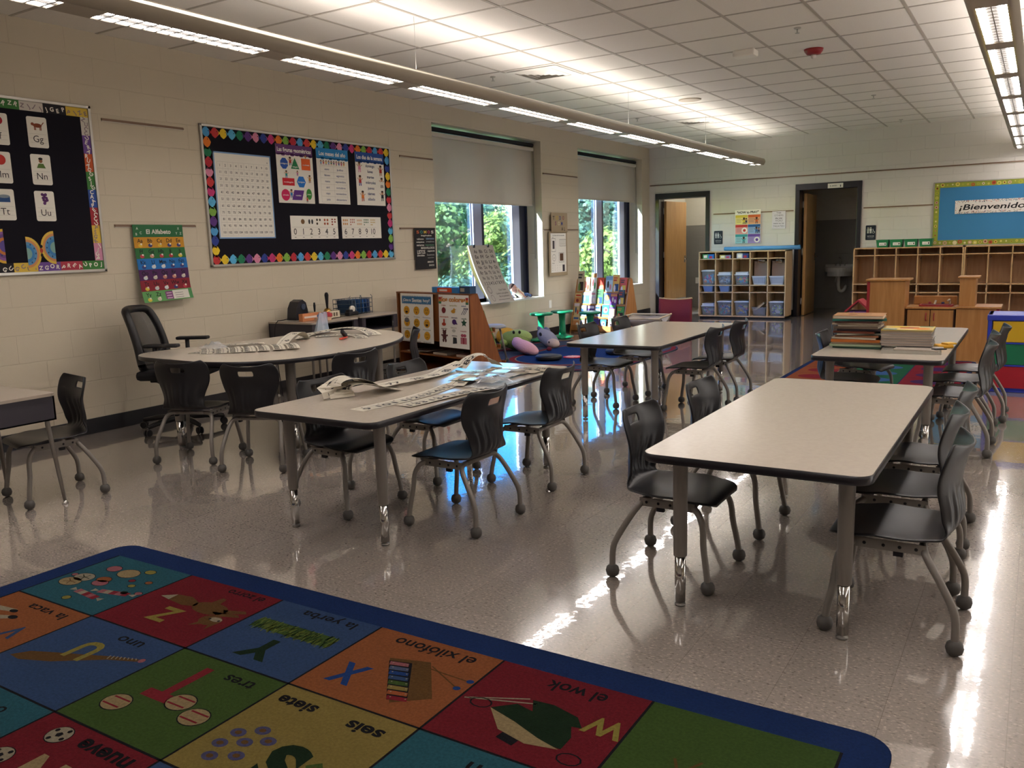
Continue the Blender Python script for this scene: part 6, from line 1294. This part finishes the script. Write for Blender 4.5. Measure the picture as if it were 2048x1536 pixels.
# rug space: X to the right, Y downward toward the camera's feet
b = MB(); P = [(x, -y) for x, y in rrect(0, 0, RX, RY_, .09, 8)]; b.prism(P, .0, .0095, RC['edge'], RC['navy']); b.build('rug_body', t)
b = Print(lambda u, v, h: Vector((RX-u, -RY_+v if False else -v, .0098+h*.7)))      # u to the left, v toward the camera: the words read from the far side
b.dh = .0004
XS = [.115, .62, 1.165, 1.665, 2.185, 2.705, 3.23]; YS = [.125, .575, 1.035, 1.5, 1.96, 2.42, 2.88, 3.34]
sq = {(0, 0): 'teal', (1, 0): 'red', (2, 0): 'blue', (3, 0): 'orange', (4, 0): 'red', (5, 0): 'green', (0, 1): 'orange', (1, 1): 'blue', (2, 1): 'green', (3, 1): 'yellow', (4, 1): 'teal', (5, 1): 'red', (0, 2): 'green', (1, 2): 'teal', (2, 2): 'red', (3, 2): 'blue', (4, 2): 'orange', (5, 2): 'yellow'}
U = lambda x: RX-x
def R2(x0, y0, x1, y1, c, l=1): b.poly([(U(x0), y0), (U(x1), y0), (U(x1), y1), (U(x0), y1)], RC[c], l)
def Pg(pts, c, l=2): b.poly([(U(x), y) for x, y in pts], RC[c], l)
def El(x, y, rx, ry, c, l=2, n=18, rot=0): b.ell(U(x), y, rx, ry, RC[c], l, n, rot=-rot)
def Ln(x0, y0, x1, y1, w, c, l=2): b.line(U(x0), y0, U(x1), y1, w, RC[c], l)
def Tx(s_, x, y, size, c, l=3, w=None, bold=.015, rot=0): 
    vs, fs = glyphs(s_, bold); k = size/.73; kx = k if w is None else w/(max(a for a, _ in vs)-min(a for a, _ in vs)); cx = (max(a for a, _ in vs)+min(a for a, _ in vs))/2
    c_, q = math.cos(rot), math.sin(rot); W_ = []
    for a, bb in vs:
        X, Y = (a-cx)*kx, (bb-.365)*k; X, Y = X*c_-Y*q, X*q+Y*c_; W_.append(b.P(U(x-X), y-Y*-1 if False else y+Y, l))
    for f in fs: b.F([W_[i] for i in f], RC[c])
for i in range(6):
    for j in range(7): R2(XS[i], YS[j], XS[i+1], YS[j+1], sq.get((i, j), ['teal', 'red', 'blue', 'orange', 'green', 'yellow'][(i*2+j*3) % 6]))
for x in XS: Ln(x, YS[0], x, YS[-1], .008, 'black', 2)
for y in YS[1:]: Ln(XS[0], y, XS[-1], y, .008, 'black', 2)
# words: upright from the far edge, so their tops point to the camera
Tx('el zorro', 1.0, .17, .045, 'black', w=.2); Tx('la yerba', 1.45, .175, .048, 'black', w=.26); Tx('el xilófono', 1.94, .185, .055, 'black', w=.33); Tx('el wok', 2.48, .19, .06, 'black', w=.2)
Tx('la vaca', .42, .64, .045, 'black', w=.24, rot=0); Tx('uno', .95, .645, .05, 'black', w=.13); Tx('tres', 1.52, .65, .05, 'black', w=.13)
Tx('siete', 1.78, .655, .05, 'black', w=.15, bold=.03); Tx('seis', 2.05, .66, .05, 'black', w=.13, bold=.03); Tx('nueve', 1.5, 1.10, .06, 'black', w=.22, bold=.03); Tx('avión', 2.5, .66, .055, 'black', w=.2); Tx('ocho', .95, 1.12, .05, 'black', w=.15)
# candy square
CS = lambda x, y: (.37+(x-.37)*1.22, .345+(y-.33)*1.2)
for x, y, rx, ry, c in ((.42, .2, .022, .015, 'yl'), (.36, .245, .045, .032, 'cream'), (.27, .24, .03, .022, 'pink'), (.33, .32, .03, .02, 'orange'), (.345, .345, .032, .022, 'pink'), (.245, .34, .042, .03, 'white'), (.235, .385, .045, .03, 'cream'), (.5, .265, .014, .01, 'orange'), (.43, .28, .013, .009, 'rd'), (.47, .31, .014, .01, 'yl'), (.19, .34, .012, .009, 'pink'), (.5, .36, .014, .01, 'dkgreen'), (.55, .34, .014, .01, 'pink'), (.36, .475, .016, .012, 'yl')): 
    x, y = CS(x, y); rx *= 1.25; ry *= 1.25; El(x, y, rx+.003, ry+.003, 'black', 2); El(x, y, rx, ry, c, 3)
for (x, y) in ((.245, .34), (.235, .385)):
    cm = 'brown' if y > .36 else 'dkgreen'; x, y = CS(x, y)
    for a in range(5): Ln(x, y, x+.036*math.cos(a*1.256), y+.026*math.sin(a*1.256), .004, cm, 4)
for x, y, a in ((.49, .40, -.2), (.40, .46, .08)):
    c_, q = math.cos(a), math.sin(a)
    for k in range(5): u0, u1 = -.075+.03*k, -.045+.03*k; Pg([(x+u0*c_+.016*q, y+u0*q-.016*c_), (x+u1*c_+.016*q, y+u1*q-.016*c_), (x+u1*c_-.016*q, y+u1*q+.016*c_), (x+u0*c_-.016*q, y+u0*q+.016*c_)], ('pink', 'white', 'rd', 'pink', 'rd')[k], 3)
    for s_ in (-1, 1): Pg([(x+s_*.075*c_, y+s_*.075*q), (x+s_*.11*c_-.014*q, y+s_*.11*q+.014*c_), (x+s_*.11*c_+.014*q, y+s_*.11*q-.014*c_)], 'white', 3)
# fox square
El(.97, .315, .09, .045, 'brown', 3); Pg([(.89, .30), (.82, .275), (.745, .285), (.69, .325), (.75, .335), (.84, .345), (.90, .33)], 'brown', 3); Pg([(.745, .285), (.69, .325), (.75, .335)], 'white', 4)
Pg([(1.03, .30), (1.12, .27), (1.14, .285), (1.06, .325)], 'brown', 3); Pg([(1.0, .33), (1.12, .305), (1.14, .32), (1.05, .35)], 'brown', 3); Pg([(.93, .275), (.94, .225), (.965, .23), (.975, .275)], 'brown', 3)
El(1.06, .385, .05, .038, 'brown', 4); El(1.075, .372, .03, .016, 'white', 5); El(1.05, .378, .006, .006, 'black', 6, 8); El(1.095, .376, .006, .006, 'black', 6, 8); Pg([(1.03, .405), (1.015, .45), (1.05, .425)], 'brown', 3); Pg([(1.085, .415), (1.1, .45), (1.105, .4)], 'brown', 3)
Tx('Z', .86, .435, .11, 'yl', w=.105, bold=.03)
# grass square
R2(1.22, .27, 1.60, .34, 'green', 2); rnd = random.Random(1)
for k in range(130): x = 1.215+.39*rnd.random(); y = .262+.06*rnd.random(); Ln(x, y, x+rnd.uniform(-.01, .01), y+.035, .004, 'lime' if k % 3 else 'dkgreen', 3)
Tx('Y', 1.41, .455, .13, 'dkgreen', w=.15, bold=.04)
# xylophone
Pg([(1.84, .29), (1.98, .25), (2.12, .43), (2.02, .51)], 'brown', 2); Pg([(1.85, .305), (1.93, .285), (2.06, .475), (2.0, .50)], 'black', 3)
for k, c in enumerate(('pink', 'grey', 'bright', 'blue', 'green', 'yellow', 'oran', 'rd')):
    x, y = 1.858+.0185*k, .307+.0245*k; Pg([(x, y), (x+.066, y-.014), (x+.076, y+.004), (x+.01, y+.02)], c, 4); El(x+.014, y+.004, .003, .003, 'white', 5, 6); El(x+.064, y-.006, .003, .003, 'white', 5, 6)
Ln(2.0, .27, 2.14, .34, .005, 'brown', 3); Ln(1.98, .285, 2.155, .295, .005, 'brown', 3); El(2.15, .345, .013, .011, 'bright', 4); El(2.165, .293, .013, .011, 'bright', 4)
Tx('X', 1.79, .44, .12, 'bright', w=.105, bold=.04)
# wok
Pg([(2.30, .385), (2.36, .33), (2.42, .345), (2.39, .29), (2.46, .285), (2.55, .31), (2.585, .355), (2.555, .36), (2.58, .41), (2.58, .47), (2.50, .47), (2.42, .44)], 'dkgreen', 3); Pg([(2.30, .385), (2.40, .415), (2.50, .455), (2.575, .475), (2.48, .495), (2.38, .47)], 'cream', 4)
Pg([(2.40, .475), (2.46, .49), (2.455, .52), (2.395, .505)], 'black', 3); Ln(2.21, .37, 2.38, .29, .006, 'white', 3); Ln(2.20, .375, 2.41, .305, .006, 'white', 3)
for s_, x, y in ((1, 2.26, .375), (1, 2.62, .50)):
    for a in range(10): Ln(x+.035*math.cos(a*.63), y+.025*math.sin(a*.63), x+.035*math.cos(a*.63+.63), y+.025*math.sin(a*.63+.63), .005, 'black', 3)
Tx('W', 2.64, .325, .085, 'yl', w=.12, bold=.03)
Ln(2.86, .36, 2.93, .50, .008, 'brown', 3); Ln(2.93, .345, 2.89, .42, .008, 'brown', 3); Ln(2.89, .42, 2.88, .56, .01, 'brown', 3)
# cow
for q in (((.12, .70), (.30, .68), (.31, .70), (.14, .74)), ((.14, .80), (.34, .72), (.36, .735), (.18, .86)), ((.12, .86), (.26, .80), (.28, .815), (.14, .93))): Pg(q, 'white', 3)
El(.30, .695, .022, .012, 'black', 4); El(.355, .728, .024, .014, 'black', 4); El(.18, .77, .03, .05, 'black', 3); El(.2, .95, .035, .03, 'white', 3); El(.215, .955, .02, .016, 'black', 4); Tx('V', .49, .80, .085, 'blue', w=.085, bold=.03)
# bat square
Pg([(.70, .85), (.80, .81), (1.0, .735), (1.10, .705), (1.105, .72), (1.0, .76), (.84, .86), (.72, .905), (.66, .90)], 'brown', 3)
for k in range(8): Ln(.985+.014*k, .735-.004*k, .995+.014*k, .756-.006*k, .004, 'white', 4)
El(1.115, .708, .012, .013, 'pink', 4)
Tx('U', .87, .76, .12, 'yl', l=5, w=.10, bold=.03)
# baseballs and T
for x, y in ((1.28, .91), (1.46, .815), (1.565, .85)):
    El(x, y, .054, .046, 'black', 3); El(x, y, .05, .042, 'cream', 4, 20); Ln(x-.035, y-.02, x+.04, y-.02, .007, 'rd', 5); Ln(x-.04, y+.018, x+.035, y+.018, .007, 'rd', 5)
Tx('T', 1.37, .745, .21, 'rd', w=.14, bold=.03)
# yellow square
for x, y in ((1.745, .84), (1.80, .80), (1.74, .90), (1.80, .865), (1.855, .83), (1.765, .955), (1.83, .92)): El(x, y, .026, .02, 'purple', 3, 16); El(x, y, .012, .009, 'brown', 4, 10)
Tx('S', 1.96, .90, .17, 'dkgreen', w=.12, bold=.05)
for x, y in ((2.06, .86), (2.02, .91), (2.10, .92), (2.05, .97)): Pg([(x, y-.03), (x+.032, y), (x, y+.03), (x-.032, y)], 'green', 3); El(x, y, .01, .008, 'brown', 4, 8)
# soccer balls
for x, y in ((1.30, 1.10), (1.25, 1.24), (1.58, 1.22), (1.36, 1.34)):
    El(x, y, .044, .04, 'black', 3); El(x, y, .041, .037, 'white', 4); El(x, y, .012, .012, 'black', 5, 5)
    for a in range(4): El(x+.03*math.cos(a*1.6+.4), y+.027*math.sin(a*1.6+.4), .008, .008, 'black', 5, 6)
Tx('N', 1.42, 1.26, .16, 'cream', w=.13, bold=.03)
b.build('woven_pattern', t)
# blue oval rug
t = empty('oval_play_rug', 'blue rug with red and white outline under the shiny table', 'rug', (0, 0, 0)); P = rrect(-5.95, 7.85, -3.80, 10.65, .75, 10)
b = MB(); b.prism(P, 0, .008, RC['edge'], RC['grey']); b.build('rug_body', t)
b = Print(plane_f((0, 0, .0083), (1, 0, 0), (0, 1, 0))); b.dh = .0004
def rr(x0, y0, x1, y1, r, c, l): b.poly(rrect(x0, y0, x1, y1, r, 10), RC[c], l)
rr(-5.93, 7.87, -3.82, 10.63, .73, 'red2', 1); rr(-5.86, 7.94, -3.88, 10.56, .66, 'grey', 2)
rnd = random.Random(9)
for k in range(26):
    a = k*2*PI/26; x, y = -4.87+.93*math.cos(a), 9.25+1.22*math.sin(a); b.text('ABCDEFGHIJKLMNOPQRSTUVWXYZ'[k], x, y, .11, RC[('white', 'rd', 'navy', 'yl')[k % 4]], 3, .03, rot=a-PI/2)
rr(-5.42, 8.2, -4.10, 10.3, .6, 'red2', 3); rr(-5.36, 8.26, -4.16, 10.24, .56, 'white', 4); rr(-5.345, 8.275, -4.175, 10.225, .55, 'bright', 5)
b.build('woven_pattern', t)
# colour-block rug
t = empty('color_block_rug', 'orange, green and red block rug with oval dots under the book table', 'rug', (0, 0, 0))
b = MB(); b.prism(rrect(-2.08, 7.75, -.50, 9.98, .08, 6), 0, .008, RC['edge'], RC['navy']); b.build('rug_body', t)
b = Print(plane_f((0, 0, .0083), (1, 0, 0), (0, 1, 0))); b.dh = .0004
for i, (x0, c, d) in enumerate(((-2.03, 'oran', 'mag'), (-1.53, 'grn', 'sky'), (-1.03, 'mag', 'pur'))):
    b.rect(x0, 7.8, x0+.49, 9.93, RC[c], 1)
    for j in range(5): b.ell(x0+.245, 8.02+.42*j, .17, .13, RC[d], 2, 20); b.line(x0, 8.23+.42*j, x0+.49, 8.23+.42*j, .006, RC['black'], 2)
b.build('woven_pattern', t)
# ---------------------------------------------------------------- outside
b = MB(); b.b2((-160, -60, -4.3), (XW-.6, 160, -4.2), mat('lawn_green', '#5d7a3a', .9, noise=(.4, .25))); struct('ground', b)
LG = [leaf_mat('leaves_bright', '#64772f', '#94a857'), leaf_mat('leaves_mid', '#456432', '#7a9656'), leaf_mat('leaves_shade_tint', '#355548', '#608568')]  # third set carries the bluish shade of unlit trees in its leaf colour
bark = mat('bark', '#4f4338', .9, noise=(8, .2))
def make_tree(seed, H, R, lm, label):
    rnd = random.Random(seed); t = empty('tree', label, 'tree', (0, 0, 0), 0, 'trees outside the windows')
    b = MB(); b.tube([(0, 0, 0), (.1, 0, H*.3), (-.1, .1, H*.6), (0, 0, H*.85)], [.25, .2, .13, .05], bark, 10, smoothpath=1)
    for k in range(7):
        a = rnd.random()*6.28; z = H*(.3+.06*k); b.tube([(0, 0, z), (math.cos(a)*R*.45, math.sin(a)*R*.45, z+H*.15), (math.cos(a)*R*.75, math.sin(a)*R*.75, z+H*.2)], [.1, .06, .02], bark, 6)
    b.build('trunk', t)
    b = MB(); bl = []
    for k in range(26):
        a = rnd.random()*6.28; zz = rnd.random(); rr = R*(.35+.5*math.sin(PI*min(1, zz*.85+.15)))*rnd.uniform(.5, 1)
        bl.append((Vector((math.cos(a)*rr, math.sin(a)*rr, H*(.26+.64*zz))), R*rnd.uniform(.26, .45)))
    bl.append((Vector((0, 0, H*.93)), R*.3))
    bm = b.bm; mi = b.mi(lm)
    for c, r in bl:
        for q in range(1000):
            d = Vector((rnd.gauss(0, 1), rnd.gauss(0, 1), rnd.gauss(0, 1))).normalized(); p = c + d*r*rnd.uniform(.72, 1.05)
            s_ = rnd.uniform(.055, .11); a = d.orthogonal().normalized(); a = Matrix.Rotation(rnd.random()*6.28, 3, d) @ a; u = (a+d*rnd.uniform(-.4, .4)).normalized(); v = d.cross(u).normalized()+d*rnd.uniform(-.4, .4)
            f = bm.faces.new([bm.verts.new(p+u*s_), bm.verts.new(p+v*s_*.6), bm.verts.new(p-u*s_), bm.verts.new(p-v*s_*.6)]); f.material_index = mi
    b.build('crown', t, norm=False)
    return t
T = [make_tree(1, 6.6, 2.5, LG[0], 'x'), make_tree(2, 7.4, 2.9, LG[1], 'x'), make_tree(3, 8.2, 3.1, LG[2], 'x')]
TP = [(-.715, 19, 2, .58, 'low dark tree at the bottom of the near pane of the first window'), (-.65, 23.5, 0, .68, 'low bright yellow-green tree just behind the chart pad'), (-.775, 28, 1, 1.0, 'green tree at the near edge of the first window'),
      (-.64, 33, 0, 1.0, 'bright tree in the far pane of the first window above the doll'), (-.725, 39, 2, 1.02, 'tall shade-tinted tree filling the top of the near pane of the first window'), (-.60, 44, 2, .74, 'distant dark tree beside the far jamb of the first window'), (-.675, 51, 1, .92, 'most distant tree between the two panes of the first window'),
      (-.535, 37, 1, .80, 'green tree at the near edge of the second window'), (-.50, 28, 2, .96, 'tall deep green tree in the near pane of the second window'), (-.455, 35, 1, 1.1, 'tall green tree in the far pane of the second window'),
      (-.425, 25, 0, .95, 'bright tree at the far edge of the second window'), (-.475, 19.5, 0, .62, 'low bright tree in front of the tall ones in the second window')]
for i, (k, D, v, s_, lb) in enumerate(TP):
    if lb.startswith('tree hidden'): continue
    src = T[v]; y = D/math.hypot(1, k); loc = (k*y, y, -4.2)
    if src['label'] == 'x': t = src; t.location = loc; t.rotation_euler = (0, 0, i*1.3); t['label'] = lb
    else: t = copy_thing(src, loc, i*1.3, lb)
    t.scale = (s_*1.05, s_*1.05, s_)
